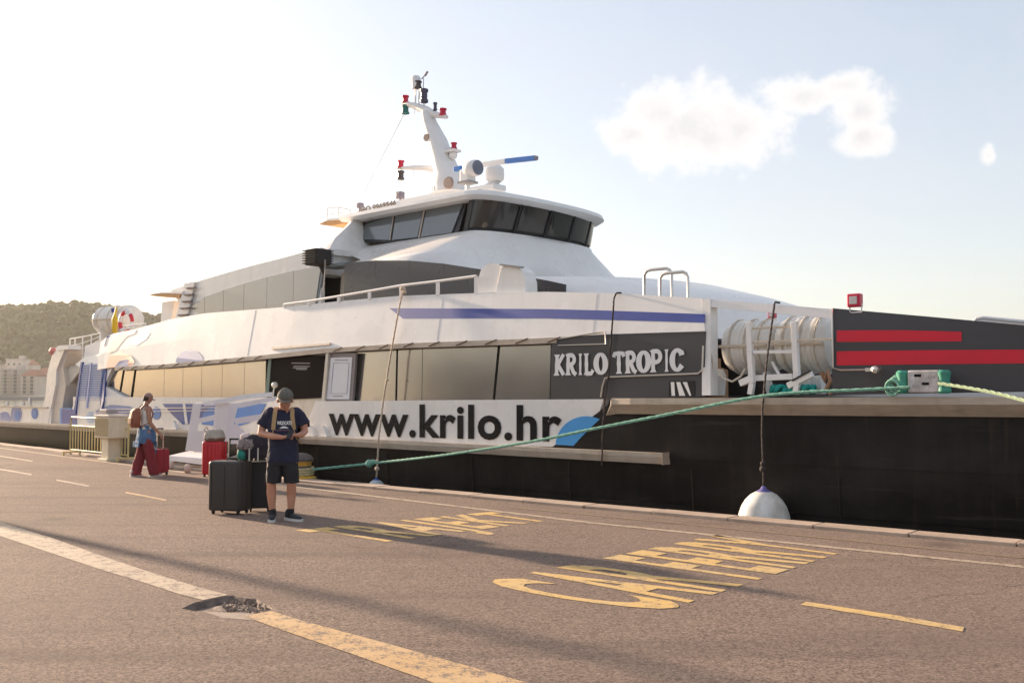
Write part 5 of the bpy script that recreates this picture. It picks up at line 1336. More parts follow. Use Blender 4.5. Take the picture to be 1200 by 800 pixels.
# near side frame: broad panel outlines with openings
def gpoly(pts, d0, d1, xa, xb, name, mt, th=.05):
    f = lambda o: (lambda x, y: gp_(x, y, lerp(d0, d1, (x - xa) / (xb - xa)) + o))
    MB().prism(pts, f(0), f(th)).build(name, mt, gw)
d_a, d_b = dn - .2, dn - .9
for pts in ([(226, 473), (236, 472.5), (228, 528), (217, 528)],            # foot upright
            [(236, 472.5), (254, 471.5), (252.5, 474.8), (240, 475.5)], [(233, 490), (252, 485.5), (251, 492), (232, 496)], [(231, 505), (251, 503.5), (248, 530), (227, 529.5)],
            [(252.5, 471.5), (270, 472), (264, 520), (248, 520)]):
    gpoly(pts, d_a, d_b, 217, 330, 'side_frame', GW)
GS = mat('gangway_shaded_white', (0.72, 0.70, 0.73), .5, .06, 2)  # darker copy of the gangway white, painting the shade on the second side
for pts in ([(270, 473), (280, 472), (276, 487), (272, 512), (264, 520)], [(280, 472), (332, 463), (332, 467), (288, 476.5), (279, 478)], [(274.5, 490), (330, 481), (330, 488), (276, 497)], [(274, 497), (278, 496.5), (300, 520), (270, 520)]):
    gpoly(pts, d_a - .3, d_b - .4, 264, 332, 'side_frame', GS)
gbar([(252, 471.5), (288, 464.5), (318, 462)], dn - .5, dn - .6, .10, 'handrail'); gbar([(230, 473), (252, 470)], dn - .1, dn - .4, .06, 'handrail')
gbar([(262, 476), (300, 471), (322, 466)], dn + .4, dn + .3, .06, 'handrail')
# landing slab with rollers
lc = G(226, 551)
def gl(px, py, z): return G(px, py, z) - g0
top4 = [gl(196, 534, .22), gl(240, 539.5, .22), gl(268, 532, .22), gl(226, 527, .22)]
m = MB(); m.loft([[p + Vector((0, 0, -.10)) for p in top4], top4]); m.build('landing_plate', mat('landing_white', (0.80, 0.76, 0.78), .5, .04, 2), gw)
m = MB(); low4 = [p * 1 + Vector((0, 0, -.14)) for p in top4]; cen = sum(low4, Vector()) / 4; low4 = [cen.lerp(p, .88) for p in low4]
m.loft([[Vector((p.x, p.y, .0)) for p in low4], low4]); m.build('landing_base', mat('landing_tan', (0.55, 0.42, 0.30), .7, .15, 4), gw)
for px, py in ((220, 549), (243, 548), (200, 545)):
    q = G(px, py, .09) - g0; MB().lathe([(.03, -.05), (.09, -.05), (.1, -.03), (.1, .03), (.09, .05), (.03, .05)], q, 'x', 14).build('roller', mat('roller_cream', (0.6, 0.5, 0.42), .5, .1, 4), gw, smooth=True)
# walkway deck up to the door
s0_, s1_ = Vector((0.5, .2, .16)), g1 - g0
side = Vector((s1_.y, -s1_.x, 0)).normalized() * .42
m = MB(); m.loft([[s0_ - side, s0_ + side, s0_ + side + Vector((0, 0, .06)), s0_ - side + Vector((0, 0, .06))], [s1_ - side, s1_ + side, s1_ + side + Vector((0, 0, .06)), s1_ - side + Vector((0, 0, .06))]]); m.build('walkway', mat('walkway_grey', (0.4, 0.38, 0.36), .7, .1, 4), gw)
# round lamp on a thin post beside the door
q = SP(322, 451, -.15); q2 = SP(319, 471, -.15)
le = empty('globe_lamp', tuple(Wd(q2[0], -.15, q2[1])), TH, ('small pale round lamp on a thin post in front of the dark doorway', 'lamp'))
o_ = Wd(q[0], -.15, q[1]) - Wd(q2[0], -.15, q2[1]); o_ = Vector((q[0] - q2[0], 0, q[1] - q2[1]))
MB().sphere(o_, .075, 14, 9).build('globe', mat('globe_pale', (0.62, 0.58, 0.5), .4, .1, 6), le, smooth=True); MB().tube([(0, 0, 0), tuple(o_ + Vector((-.03, 0, -.06)))], .016, 6).build('post', WHITE2, le)
# small white cable troughs standing on the strake by the lettering
for px in (365, 380.5, 205):
    q = SP(px, 513 if px > 300 else 505, -.08); e = ship_empty('deck_fitting', q[0], -.08, .745, ('small white triangular fitting on the strake ' + {365: 'left of the web address', 380.5: 'just under the first letter of the web address', 205: 'behind the woman in the white top'}[px], 'fitting'))
    MB().prism([(-.10, 0), (.12, 0), (.08, .12), (-.02, .24)], lambda x, z: Vector((x, -.04, z)), lambda x, z: Vector((x, .04, z))).build('plate', WHITE2, e); MB().box((.02, -.0, .02), (.26, .12, .03)).build('base', WHITE2, e)

# ================================================================== PEOPLE
def capsule(m, a, b, ra, rb, n=12, flat=1.0, fdir=None):
    a = Vector(a); b = Vector(b); d = b - a; L = d.length; t = d.normalized()
    x = (Vector(fdir) if fdir else (Vector((0, 1, 0)) if abs(t.y) < .9 else Vector((1, 0, 0)))); x = (x - t * x.dot(t)).normalized(); y = t.cross(x)
    rings = []
    for i in range(5):
        an = PI / 2 * (1 - i / 4); rings.append((a - t * ra * math.sin(an), max(1e-3, ra * math.cos(an))))
    for i in range(1, 5):
        rings.append((a + d * i / 5, lerp(ra, rb, i / 5)))
    for i in range(5):
        an = PI / 2 * i / 4; rings.append((b + t * rb * math.sin(an), max(1e-3, rb * math.cos(an))))
    m.loft([[c + (x * math.cos(2 * PI * j / n) * flat + y * math.sin(2 * PI * j / n)) * r for j in range(n)] for c, r in rings])
def chain(m, pts, rs, **k):
    for (a, b), (ra, rb) in zip(zip(pts, pts[1:]), zip(rs, rs[1:])): capsule(m, a, b, ra, rb, **k)
def torso(m, secs, n=24, p=.8):
    m.loft([[Vector((c[0] + rx * math.copysign(abs(math.cos(t)) ** p, math.cos(t)), c[1] + ry * math.copysign(abs(math.sin(t)) ** p, math.sin(t)), c[2])) for t in [2 * PI * j / n for j in range(n)]] for c, rx, ry in secs])
def fuse(m, voxel, sm=6, wr=0.0, wscale=14, seed=0):
    me = m.mesh('fused', None); ob = bpy.data.objects.new('fused', me); C.objects.link(ob)
    r = ob.modifiers.new('r', 'REMESH'); r.mode = 'VOXEL'; r.voxel_size = voxel; r.adaptivity = 0
    s = ob.modifiers.new('s', 'SMOOTH'); s.iterations = sm; s.factor = .5
    bpy.context.view_layer.update()
    me2 = bpy.data.meshes.new_from_object(ob.evaluated_get(bpy.context.evaluated_depsgraph_get()))
    bpy.data.objects.remove(ob)
    if wr:
        me2.calc_loop_triangles()
        for v in me2.vertices:
            p = Vector(v.co) * wscale + Vector((seed, 0, 0)); k = noise.noise(Vector((p.x, p.y, p.z * .55))) + .5 * noise.noise(p * 2.1)
            v.co += v.normal * k * wr
    for f in me2.polygons: f.use_smooth = True
    return me2
def fobj(m, name, mt, parent, voxel=.008, sm=5, wr=0, label=None, **k):
    me = fuse(m, voxel, sm, wr, **k); me.materials.append(mt); ob = bpy.data.objects.new(name, me); C.objects.link(ob); ob.parent = parent
    if label: ob['label'] = label
    return ob
SKIN = mat('skin', (0.50, 0.24, 0.155), 0.5, .10, 9, bump=.05, bscale=60); SKIN2 = mat('tanned_skin', (0.40, 0.19, 0.12), 0.5, .10, 9)
NAVYT = mat('navy_cotton', (0.016, 0.018, 0.045), .9, .15, 12, bump=.25, bscale=90); BLKT = mat('black_cotton', (0.016, 0.015, 0.018), .9, .2, 12, bump=.2, bscale=80)
TANW = mat('tan_webbing', (0.42, 0.28, 0.14), .85, .15, 30, bump=.3, bscale=80); CAPM = mat('grey_green_cap_cloth', (0.13, 0.12, 0.10), .9, .15, 20, bump=.2, bscale=90)
HAIRM = mat('brown_hair', (0.06, 0.035, 0.02), .7, .3, 50, bump=.5, bscale=90)
def fingers(m, base, direc, up, side, curl, scale=1.0, thumb=1):
    """four bent fingers and a thumb from the end of a palm"""
    d = Vector(direc).normalized(); u = Vector(up).normalized(); s = d.cross(u).normalized() * side
    for i, (ln, off) in enumerate([(.072, .030), (.080, .010), (.074, -.010), (.058, -.029)]):
        p = Vector(base) + s * off * scale; q = p + (d * math.cos(curl * .5) - u * math.sin(curl * .5)) * ln * .48 * scale
        r = q + (d * math.cos(curl * 1.3) - u * math.sin(curl * 1.3)) * ln * .30 * scale; e = r + (d * math.cos(curl * 2) - u * math.sin(curl * 2)) * ln * .24 * scale
        chain(m, [p, q, r, e], [.0098, .0092, .0084, .0074], n=8)
    p = Vector(base) - d * .055 * scale + s * .035 * scale; q = p + (d * .5 + s * .6 - u * .4).normalized() * .036; e = q + (d * .9 + s * .05 - u * .35).normalized() * .032
    chain(m, [p, q, e], [.013, .0105, .009], n=8)
# --- the man reading his phone
mp = G(330.5, 610)
man = empty('person', tuple(mp), R(6), ('man in navy shirt, black shorts and grey cap looking down at his phone', 'person')); man.scale = (1.06, 1.06, 1.0)
m = MB()
# legs: a = image left, b = image right
for sx, hip, knee, ank, toe in [(-1, (-.095, .02, .88), (-.135, -.01, .50), (-.125, .03, .10), (-.13, -.12, .035)), (1, (.095, .02, .88), (.115, -.03, .50), (.105, .02, .10), (.20, -.08, .035))]:
    chain(m, [hip, (lerp(hip[0], knee[0], .5), -.005, .69), knee], [.098, .082, .060]); capsule(m, knee, (knee[0] - .004, .02, .37), .056, .062); capsule(m, (knee[0] - .004, .022, .37), ank, .062, .036)
torso(m, [((0, .02, .84), .14, .09), ((0, .02, .90), .165, .115), ((0, .015, 1.0), .160, .115), ((0, .01, 1.12), .155, .11), ((0, .01, 1.26), .175, .115), ((0, .015, 1.38), .185, .11), ((0, .02, 1.45), .15, .09), ((0, .02, 1.50), .07, .06)])
capsule(m, (0, .02, 1.44), (.015, -.025, 1.56), .060, .056)
# head, tilted forward
hd = Vector((.03, -.08, 1.615)); TL = Euler((R(20), 0, R(8))).to_matrix() * 1.17
def H(p): return hd + TL @ Vector(p)
def ell(m, c, r, n=16, k=10):
    rings = []
    for i in range(k + 1):
        a = PI * i / k; s_ = max(1e-3, math.sin(a)); rings.append([H((c[0] + r[0] * s_ * math.cos(2 * PI * j / n), c[1] + r[1] * s_ * math.sin(2 * PI * j / n), c[2] - r[2] * math.cos(a))) for j in range(n)])
    m.loft(rings)
ell(m, (0, .01, .03), (.076, .096, .088)); ell(m, (0, -.012, -.035), (.060, .072, .075)); ell(m, (0, -.04, -.085), (.034, .036, .028))
ell(m, (0, -.095, -.02), (.011, .018, .026), 8, 6); ell(m, (0, -.086, -.062), (.024, .010, .006), 8, 6)
for s_ in (-1, 1): ell(m, (s_ * .078, .01, -.012), (.012, .022, .032), 8, 6); ell(m, (s_ * .036, -.072, .022), (.020, .014, .008), 8, 6); ell(m, (s_ * .038, -.060, -.03), (.024, .022, .024), 8, 6)
# arms
aL = [(-.19, .02, 1.43), (-.255, .03, 1.28), (-.275, .01, 1.165), (-.10, -.17, 1.135), (.02, -.245, 1.125)]
chain(m, aL, [.062, .052, .046, .042, .029])
capsule(m, (.02, -.245, 1.125), (.075, -.262, 1.13), .030, .034, flat=.6, fdir=(0, 0, 1))
fingers(m, (.10, -.265, 1.135), (1, -.15, .25), (0, -.5, .8), -1, .75)
aR = [(.19, .02, 1.43), (.245, .05, 1.29), (.262, .05, 1.19), (.24, -.10, 1.15), (.205, -.20, 1.15)]
chain(m, aR, [.062, .052, .047, .042, .029])
capsule(m, (.20, -.21, 1.15), (.165, -.245, 1.155), .030, .034, flat=.6, fdir=(0, 0, 1))
fingers(m, (.145, -.262, 1.16), (-.8, -.5, .3), (.1, -.5, .8), 1, .8)
fobj(m, 'body', SKIN, man, .0062, 3)
# eyes and brows under the cap
for s_ in (-1, 1):
    MB().sphere(H((s_ * .031, -.078, -.002)), .011, 10, 6).build('eye', mat('eye_white', (0.5, .45, .42), .3, .05, 5), man, smooth=True)
    MB().tube([H((s_ * .018, -.092, .017)), H((s_ * .034, -.090, .022)), H((s_ * .05, -.08, .016))], .005, 5).build('brow', HAIRM, man)
MB().tube([H((-.022, -.091, -.062)), H((0, -.098, -.060)), H((.022, -.091, -.062))], .004, 5).build('mouth', mat('lip', (0.35, .12, .09), .5, .1, 5), man)
# hair at nape and sides
m = MB(); ell(m, (0, .022, .012), (.083, .094, .070)); fobj(m, 'hair', HAIRM, man, .008, 2)
# cap
m = MB(); rings = []
for i in range(9):
    a = PI / 2 * i / 8; r_ = max(.004, math.cos(a)); rings.append([H((r_ * .086 * math.cos(2 * PI * j / 24), .006 + r_ * .102 * math.sin(2 * PI * j / 24), .038 + .100 * math.sin(a))) for j in range(24)])
m.loft(rings); cap = m.build('cap', CAPM, man, smooth=True, ang=60)
m = MB(); n_ = 14
top_ = [H((.064 * math.cos(t), -.060 + .115 * math.sin(t), .040 - .012 * abs(math.cos(t)) + .0 * t)) for t in [PI + PI * j / n_ for j in range(n_ + 1)]]
bot_ = [p - TL @ Vector((0, 0, .008)) for p in top_]
m.loft([bot_, top_]); m.build('peak', CAPM, cap, smooth=True)
for j in range(6):
    t = 2 * PI * j / 6; MB().tube([H((math.cos(a) * .0875 * math.cos(t), .006 + math.cos(a) * .1035 * math.sin(t), .038 + .1015 * math.sin(a))) for a in [PI / 2 * k / 8 for k in range(8)]], .0022, 4).build('seam', mat('cap_seam', (0.2, .19, .16), .9, .1, 9), cap)
MB().sphere(H((0, .006, .139)), .008, 8, 5).build('button', CAPM, cap)
# shirt
m = MB()
torso(m, [((0, .02, .775), .205, .135), ((0, .015, .82), .203, .138), ((0, .015, .92), .190, .134), ((0, .01, 1.05), .180, .128), ((0, .005, 1.20), .187, .130), ((0, .01, 1.34), .198, .127), ((0, .018, 1.43), .175, .105), ((0, .02, 1.485), .088, .072)])
for s_, a0, a1 in ((-1, (-.165, .02, 1.43), (-.262, .03, 1.265)), (1, (.165, .02, 1.43), (.252, .05, 1.275))):
    capsule(m, a0, (lerp(a0[0], a1[0], .5), a1[1], lerp(a0[2], a1[2], .5)), .088, .088); m.tube([(lerp(a0[0], a1[0], .4), a1[1], lerp(a0[2], a1[2], .4)), a1], [.086, .092], 16)
shirt = fobj(m, 'shirt', NAVYT, man, .008, 3, .013, wscale=11)
# printing on the shirt, following the chest
def chest(x, z):
    rx = resample([(.92, .19), (1.05, .18), (1.2, .187), (1.34, .198), (1.43, .175)], z); ry = resample([(.92, .134), (1.05, .128), (1.2, .13), (1.34, .127), (1.43, .105)], z)
    c = min(.98, abs(x) / rx); t = math.acos(c ** (1 / .8)); return Vector((x, .01 - ry * abs(math.sin(t)) ** .8 - .009, z))
m = quad_text('WILDCATS', lambda x, z: chest(x, z), [(-.062, 1.285), (.118, 1.285), (.118, 1.335), (-.062, 1.335)], .04); m.build('print', WTXT, shirt)
m = MB(); pp = [(-.035, 1.235), (.0, 1.262), (.03, 1.268), (.062, 1.255), (.085, 1.235), (.025, 1.240)]; m.add([chest(*p) for p in pp], [tuple(range(6))]); m.build('print', WTXT, shirt)
m = MB()
for k in range(14): x = -.09 + k * .0165; m.add([chest(x, 1.208), chest(x + .011, 1.208), chest(x + .011, 1.216), chest(x, 1.216)], [(0, 1, 2, 3)])
m.build('print', mat('print_red_grey', (0.4, .2, .25), .8, .1, 9), shirt)
# shorts
m = MB(); torso(m, [((0, .02, .74), .185, .125), ((0, .02, .80), .188, .126), ((0, .02, .90), .172, .118)])
for s_ in (-1, 1): m.loft([[Vector((s_ * cx + r * math.cos(t), .0 + r * 1.02 * math.sin(t), z)) for t in [2 * PI * j / 18 for j in range(18)]] for cx, r, z in [(.112, .100, .505), (.108, .102, .58), (.098, .104, .70), (.085, .100, .80)]])
fobj(m, 'shorts', BLKT, man, .008, 2, .012, wscale=12, seed=5)
SHOE = mat('black_knit_shoe', (0.03, 0.032, 0.04), .8, .2, 20); SOLE = mat('white_sole', (0.65, 0.62, 0.58), .6, .1, 9)
def shoe(parent, p, yaw, sm_, sol, L=.29, sc2=1.0):
    Mz = Matrix.Rotation(yaw, 3, 'Z'); P = lambda q: Vector(p) + Mz @ (Vector(q) * sc2)
    m = MB(); prof = [(-.095, .034, .055), (-.05, .038, .060), (0, .040, .052), (.06, .045, .040), (.12, .046, .030), (.16, .036, .022), (.185, .016, .014)]
    m.loft([[P((w * math.cos(t), -y, .035 + h * .5 + h * .75 * math.sin(t))) for t in [2 * PI * j / 16 for j in range(16)]] for y, w, h in prof])
    chain(m, [P((0, .045, .06)), P((0, .05, .11))], [.046, .048])
    s = fobj(m, 'shoe', sm_, parent, .007, 2)
    m = MB(); o = [(.036, .10), (.042, .05), (.040, -.02), (.050, -.10), (.047, -.155), (.028, -.188), (0, -.198)]; o = o + [(-x, y) for x, y in reversed(o[:-1])]
    m.prism(o, lambda x, y: P((x, y, 0)), lambda x, y: P((x * 1.02, y * 1.01, .030 + .012 * (y > .02)))); m.build('sole', sol, s)
    m = MB()
    for k in range(4): m.tube([P((-.022, -.015 - .025 * k, .098 - .012 * k)), P((.022, -.015 - .025 * k, .098 - .012 * k))], .004, 4)
    m.build('lace', GREYTXT, s)
shoe(man, (-.125, .03, 0), R(4), SHOE, SOLE); shoe(man, (.115, .02, 0), R(48), SHOE, SOLE)
for x, y in ((-.125, .03), (.105, .02)): m = MB(); m.tube([(x, y, .06), (x, y, .16)], [.045, .043], 14); m.build('sock', BLKT, man, smooth=True)
# his phone, held; his backpack, worn
ph = empty('phone', tuple(mp + Matrix.Rotation(R(6), 3, 'Z') @ Vector((.125, -.285, 1.165))), R(6), ('dark phone held in the hands of the man in the navy shirt', 'phone'))
rt = Euler((R(-50), 0, R(-10))).to_matrix(); MB().box((0, 0, 0), (.075, .009, .15), rt, bev=.004).build('case', DARKF, ph); MB().box(rt @ Vector((0, .006, 0)), (.068, .003, .14), rt).build('screen', mat('screen_dark', (0.05, .06, .08), .1, .05, 9), ph)
bp_ = empty('backpack', tuple(mp), R(6), ('dark backpack with tan straps worn by the man in the navy shirt', 'backpack'))
m = MB(); torso(m, [((.02, .22, .98), .15, .085), ((.02, .24, 1.05), .17, .11), ((.02, .25, 1.2), .175, .12), ((.02, .24, 1.36), .165, .11), ((.02, .22, 1.50), .12, .07)], p=.6)
fobj(m, 'pack_body', mat('dark_maroon_pack', (0.045, 0.018, 0.028), .85, .2, 9, bump=.2, bscale=60), bp_, .010, 3, .006)
m = MB(); torso(m, [((.235, .20, 1.14), .045, .07), ((.245, .20, 1.22), .05, .08), ((.235, .20, 1.40), .045, .07)], p=.7); fobj(m, 'side_pocket', mat('navy_pack', (0.03, 0.03, 0.08), .85, .2, 9), bp_, .01, 2)
MB().box((.295, .15, 1.275), (.08, .08, .06), bev=.01).build('strap_end', mat('dark_maroon_pack', (0.045, 0.018, 0.028)), bp_)
for s_, x0, x1 in ((-1, -.095, -.115), (1, .125, .155)):
    ptz = [(x0 * .9, .14, 1.44), (x0 * .95, .08, 1.505), (x0, .01, 1.515), (x0 * 1.02, -.075, 1.465)] + [tuple(chest(lerp(x0 * 1.03, x1, t), lerp(1.42, 1.22, t)) + Vector((0, -.012, 0))) for t in (0, .3, .6, .8, 1)]
    m = MB(); rings = []
    for i, p in enumerate(ptz):
        p = Vector(p); a = Vector(ptz[max(0, i - 1)]); b = Vector(ptz[min(len(ptz) - 1, i + 1)]); t = (b - a).normalized(); sd = Vector((1, 0, 0)); sd = (sd - t * sd.dot(t)).normalized(); nn_ = t.cross(sd)
        rings.append([p + sd * .027 + nn_ * .008, p - sd * .027 + nn_ * .008, p - sd * .027 - nn_ * .008, p + sd * .027 - nn_ * .008])
    m.loft(rings); m.build('shoulder_strap', TANW, bp_, smooth=True)
    p = chest(x1, 1.22) + Vector((0, -.02, 0)); MB().tube([p, chest(x1 * 1.1, 1.12) + Vector((0, -.012, 0)), (x1 * 1.55, .06, 1.02)], .008, 5).build('webbing', TANW, bp_)
# --- the woman walking away with a red case
wp = G(169, 558)
wo_ = empty('person', tuple(wp), R(132), ('woman in white sleeveless top, denim jacket at her waist and maroon trousers walking away', 'person'))
WTOP = mat('white_knit_top', (0.68, 0.64, 0.58), .9, .06, 14, bump=.2, bscale=70); DEN = mat('blue_denim', (0.085, 0.17, 0.30), .9, .25, 10, bump=.3, bscale=80)
MAR = mat('maroon_trousers', (0.20, 0.022, 0.030), .9, .2, 8, bump=.2, bscale=60)
# local frame faces -y in rest pose; she looks to the right and slightly away
m = MB()
for s_, knee, ank in [(1, (.10, -.02, .50), (.11, .14, .10)), (-1, (-.10, -.10, .50), (-.11, -.18, .09))]:
    chain(m, [(s_ * .09, 0, .90), knee, ank], [.095, .058, .036])
torso(m, [((0, .01, .86), .15, .10), ((0, .01, .95), .165, .11), ((0, .0, 1.08), .125, .09), ((0, .0, 1.22), .14, .095), ((0, .005, 1.36), .155, .09), ((0, .01, 1.42), .11, .07), ((0, .01, 1.46), .05, .05)])
capsule(m, (0, .01, 1.42), (0, -.03, 1.53), .048, .046)
hd = Vector((0, -.05, 1.60)); TL = Euler((R(18), 0, R(6))).to_matrix()
ell(m, (0, .01, .02), (.070, .088, .082)); ell(m, (0, -.012, -.035), (.054, .066, .070)); ell(m, (0, -.038, -.08), (.030, .034, .026)); ell(m, (0, -.09, -.02), (.010, .018, .022), 8, 6); ell(m, (0, -.08, -.055), (.020, .010, .006), 8, 6)
for s_ in (-1, 1): ell(m, (s_ * .070, .01, -.012), (.010, .020, .028), 8, 6)
# her right arm (towards the viewer) hangs forward and down to the case
chain(m, [(-.165, .0, 1.38), (-.20, .0, 1.22), (-.215, -.02, 1.10), (-.235, -.12, .97), (-.245, -.20, .89)], [.050, .043, .037, .033, .023])
capsule(m, (-.245, -.21, .87), (-.245, -.235, .82), .023, .027, flat=.6); fingers(m, (-.245, -.245, .80), (0, -.25, -1), (0, 1, 0), 1, .7, .9)
chain(m, [(.165, .0, 1.38), (.20, .03, 1.22), (.21, .05, 1.08), (.20, .0, .93), (.19, -.04, .86)], [.050, .043, .037, .033, .023])
capsule(m, (.19, -.045, .85), (.19, -.05, .79), .023, .026, flat=.6); fingers(m, (.19, -.05, .78), (0, -.1, -1), (-1, 0, 0), 1, .5, .9)
fobj(m, 'body', SKIN2, wo_, .0068, 3)
for s_ in (-1, 1): MB().sphere(H((s_ * .029, -.073, -.002)), .010, 8, 5).build('eye', mat('eye_white', (0.5, .45, .42)), wo_)
m = MB(); ell(m, (0, .03, -.005), (.074, .075, .070)); capsule(m, H((0, .065, .0)), H((0, .075, -.06)), .035, .026); fobj(m, 'hair', HAIRM, wo_, .009, 2)
CAP2 = mat('dusty_pink_cap_cloth', (0.33, 0.20, 0.16), .9, .1, 20)
m = MB(); rings = []
for i in range(9):
    a = PI / 2 * i / 8; r_ = max(.004, math.cos(a)); rings.append([H((r_ * .084 * math.cos(2 * PI * j / 22), .004 + r_ * .100 * math.sin(2 * PI * j / 22), .018 + .098 * math.sin(a))) for j in range(22)])
m.loft(rings); cp = m.build('cap', CAP2, wo_, smooth=True, ang=60)
top_ = [H((.070 * math.cos(t), -.066 + .098 * math.sin(t), .020 - .008 * abs(math.cos(t)))) for t in [PI + PI * j / 12 for j in range(13)]]
m = MB(); m.loft([[p - TL @ Vector((0, 0, .008)) for p in top_], top_]); m.build('peak', CAP2, cp)
m = MB(); torso(m, [((0, .005, .96), .170, .118), ((0, .0, 1.08), .140, .104), ((0, .0, 1.22), .150, .106), ((0, .005, 1.34), .150, .102), ((0, .01, 1.42), .108, .078), ((0, .01, 1.455), .062, .062)])
fobj(m, 'sleeveless_top', WTOP, wo_, .009, 4, .006, wscale=10)
m = MB(); torso(m, [((0, .0, .68), .185, .165), ((0, .0, .78), .195, .160), ((0, .0, .92), .180, .135), ((0, .0, 1.03), .152, .118), ((0, 0, 1.055), .148, .114)])
capsule(m, (-.10, -.12, .98), (-.16, -.14, .74), .045, .05, flat=.5); capsule(m, (.02, -.15, .98), (.10, -.17, .72), .04, .045, flat=.5); capsule(m, (-.03, -.15, .99), (.03, -.15, 1.0), .05, .05)
m.prism([(-.16, .72), (-.02, .72), (-.04, .50), (-.09, .42), (-.15, .52)], lambda x, z: Vector((x - .03, -.16, z)), lambda x, z: Vector((x - .03, -.185, z)))
m.box((.02, .17, .66), (.30, .03, .12), (.1, 0, 0)); fobj(m, 'denim_jacket', DEN, wo_, .010, 3, .012, wscale=11, label='blue denim jacket tied round her waist')
m = MB(); torso(m, [((0, .0, .76), .165, .130), ((0, .0, .86), .162, .125), ((0, 0, .98), .14, .105)])
for s_, y0, y1 in ((1, .02, .14), (-1, -.06, -.16)):
    m.loft([[Vector((s_ * cx + r * math.cos(t), lerp(0, y1 if z < .1 else (y0 if z < .6 else 0), 1) + r * 1.05 * math.sin(t), z)) for t in [2 * PI * j / 18 for j in range(18)]] for cx, r, z in [(.118, .104, .035), (.112, .100, .50), (.098, .108, .70), (.085, .105, .84)]])
fobj(m, 'wide_trousers', MAR, wo_, .010, 3, .012, wscale=8)
for s_, y in ((1, .14), (-1, -.17)): shoe(wo_, (s_ * .112, y + .02, 0), 0, mat('pale_trainer', (0.6, 0.5, 0.45), .7, .1, 9), SOLE, sc2=.88)
bk = empty('backpack', tuple(wp), R(132), ('brown leather backpack worn by the woman in the white top', 'backpack'))
m = MB(); torso(m, [((0, .20, 1.00), .12, .075), ((0, .215, 1.06), .135, .09), ((0, .22, 1.2), .138, .095), ((0, .205, 1.34), .125, .085), ((0, .18, 1.40), .09, .05)], p=.6)
BRN = mat('brown_leather', (0.26, 0.085, 0.045), .6, .25, 7, bump=.2, bscale=40)
fobj(m, 'pack_body', BRN, bk, .010, 3, .005); MB().box((0, .305, 1.14), (.17, .05, .14), bev=.02).build('front_pocket', BRN, bk)
for s_ in (-1, 1): MB().tube([(s_ * .08, .13, 1.38), (s_ * .09, .03, 1.47), (s_ * .10, -.07, 1.41), (s_ * .11, -.115, 1.28), (s_ * .14, -.06, 1.12), (s_ * .12, .12, 1.03)], .014, 6).build('shoulder_strap', BRN, bk, smooth=True)

# ================================================================== LUGGAGE
def suitcase(loc, rz, w, d, h, mt, top, handle=.35, ridges=6, hx=0, tilt=0, trim=None, rid_m=None):
    e = empty('suitcase', tuple(loc), rz, top); e.rotation_euler = (tilt, 0, rz)
    b = .055
    MB().box((0, 0, .05 + h / 2), (w, d, h), bev=.05).build('shell', mt, e, smooth=True, ang=30)
    rm = MB()
    zz = MB().box((0, 0, .05 + h / 2), (w + .006, .014, h + .006), bev=.006); zz.build('zip_band', trim or RUBBER, e)
    rme = MB().box((0, 0, 0), (w * .035, .012, h * .80), bev=.005).mesh('ridge', rid_m or mt)
    for s_ in (-1, 1):
        for k in range(ridges):
            ob = bpy.data.objects.new('ridge', rme); C.objects.link(ob); ob.parent = e; ob.location = (-w * .40 + k * w * .80 / (ridges - 1), s_ * (d / 2 + .002), .05 + h / 2)
    for x in (-1, 1):
        for y in (-1, 1):
            wq = MB().lathe([(.006, -.012), (.026, -.012), (.028, 0), (.026, .012), (.006, .012)], (x * w * .38, y * d * .33, .028), 'x', 12); wq.build('wheel', RUBBER, e, smooth=True)
            MB().box((x * w * .38, y * d * .33, .052), (.04, .05, .03), bev=.008).build('wheel_fork', RUBBER, e)
    if handle:
        hw = .085; y = 0 if hx == 0 else hx
        MB().tube([(-hw, y, h), (-hw, y, h + .05 + handle - .02), (-hw + .02, y, h + .05 + handle), (hw - .02, y, h + .05 + handle), (hw, y, h + .05 + handle - .02), (hw, y, h)], .010, 8).build('pull_handle', STEEL, e, smooth=True)
        MB().box((0, y, h + .05 + handle), (hw * 1.8, .026, .026), bev=.008).build('grip', RUBBER, e)
    MB().tube([(-.09, .03, h + .045), (-.07, .03, h + .075), (.07, .03, h + .075), (.09, .03, h + .045)], .012, 6).build('carry_handle', RUBBER, e)
    return e
BS = mat('charcoal_polycarbonate', (0.040, 0.034, 0.030), .45, .12, 5, bump=.08, bscale=60); BS2 = mat('black_soft_case', (0.024, 0.020, 0.020), .7, .2, 8, bump=.15, bscale=60)
scuffs(BS, (0.10, 0.09, 0.08), .58, .74, .5, (3, 3, 6))
suitcase(G(269.5, 601.5), R(-16), .52, .34, .70, BS, ('large charcoal hard suitcase at the left, beside the man in shorts', 'suitcase'), .30, 3, .08)
suitcase(G(298.5, 601.0) + Vector((0, .26, 0)), R(14), .32, .30, .67, BS2, ('black ribbed suitcase between the charcoal suitcase and the man', 'suitcase'), .22, 7, .06)
RS = mat('red_hard_case', (0.50, 0.012, 0.022), .4, .12, 4); RS2 = mat('dark_red_cloth_case', (0.28, 0.02, 0.035), .7, .2, 5)
suitcase(G(251, 558.5), R(-14), .44, .27, .68, RS, ('bright red suitcase with a grey bag on top near the gangway', 'suitcase'), 0, 5, trim=mat('case_trim_dark', (0.06, .01, .015), .5, .1, 5))
suitcase(G(187, 556.5), R(-25), .22, .34, .50, RS2, ('dark red cabin case rolling at the side of the woman in white', 'suitcase'), .42, 3)
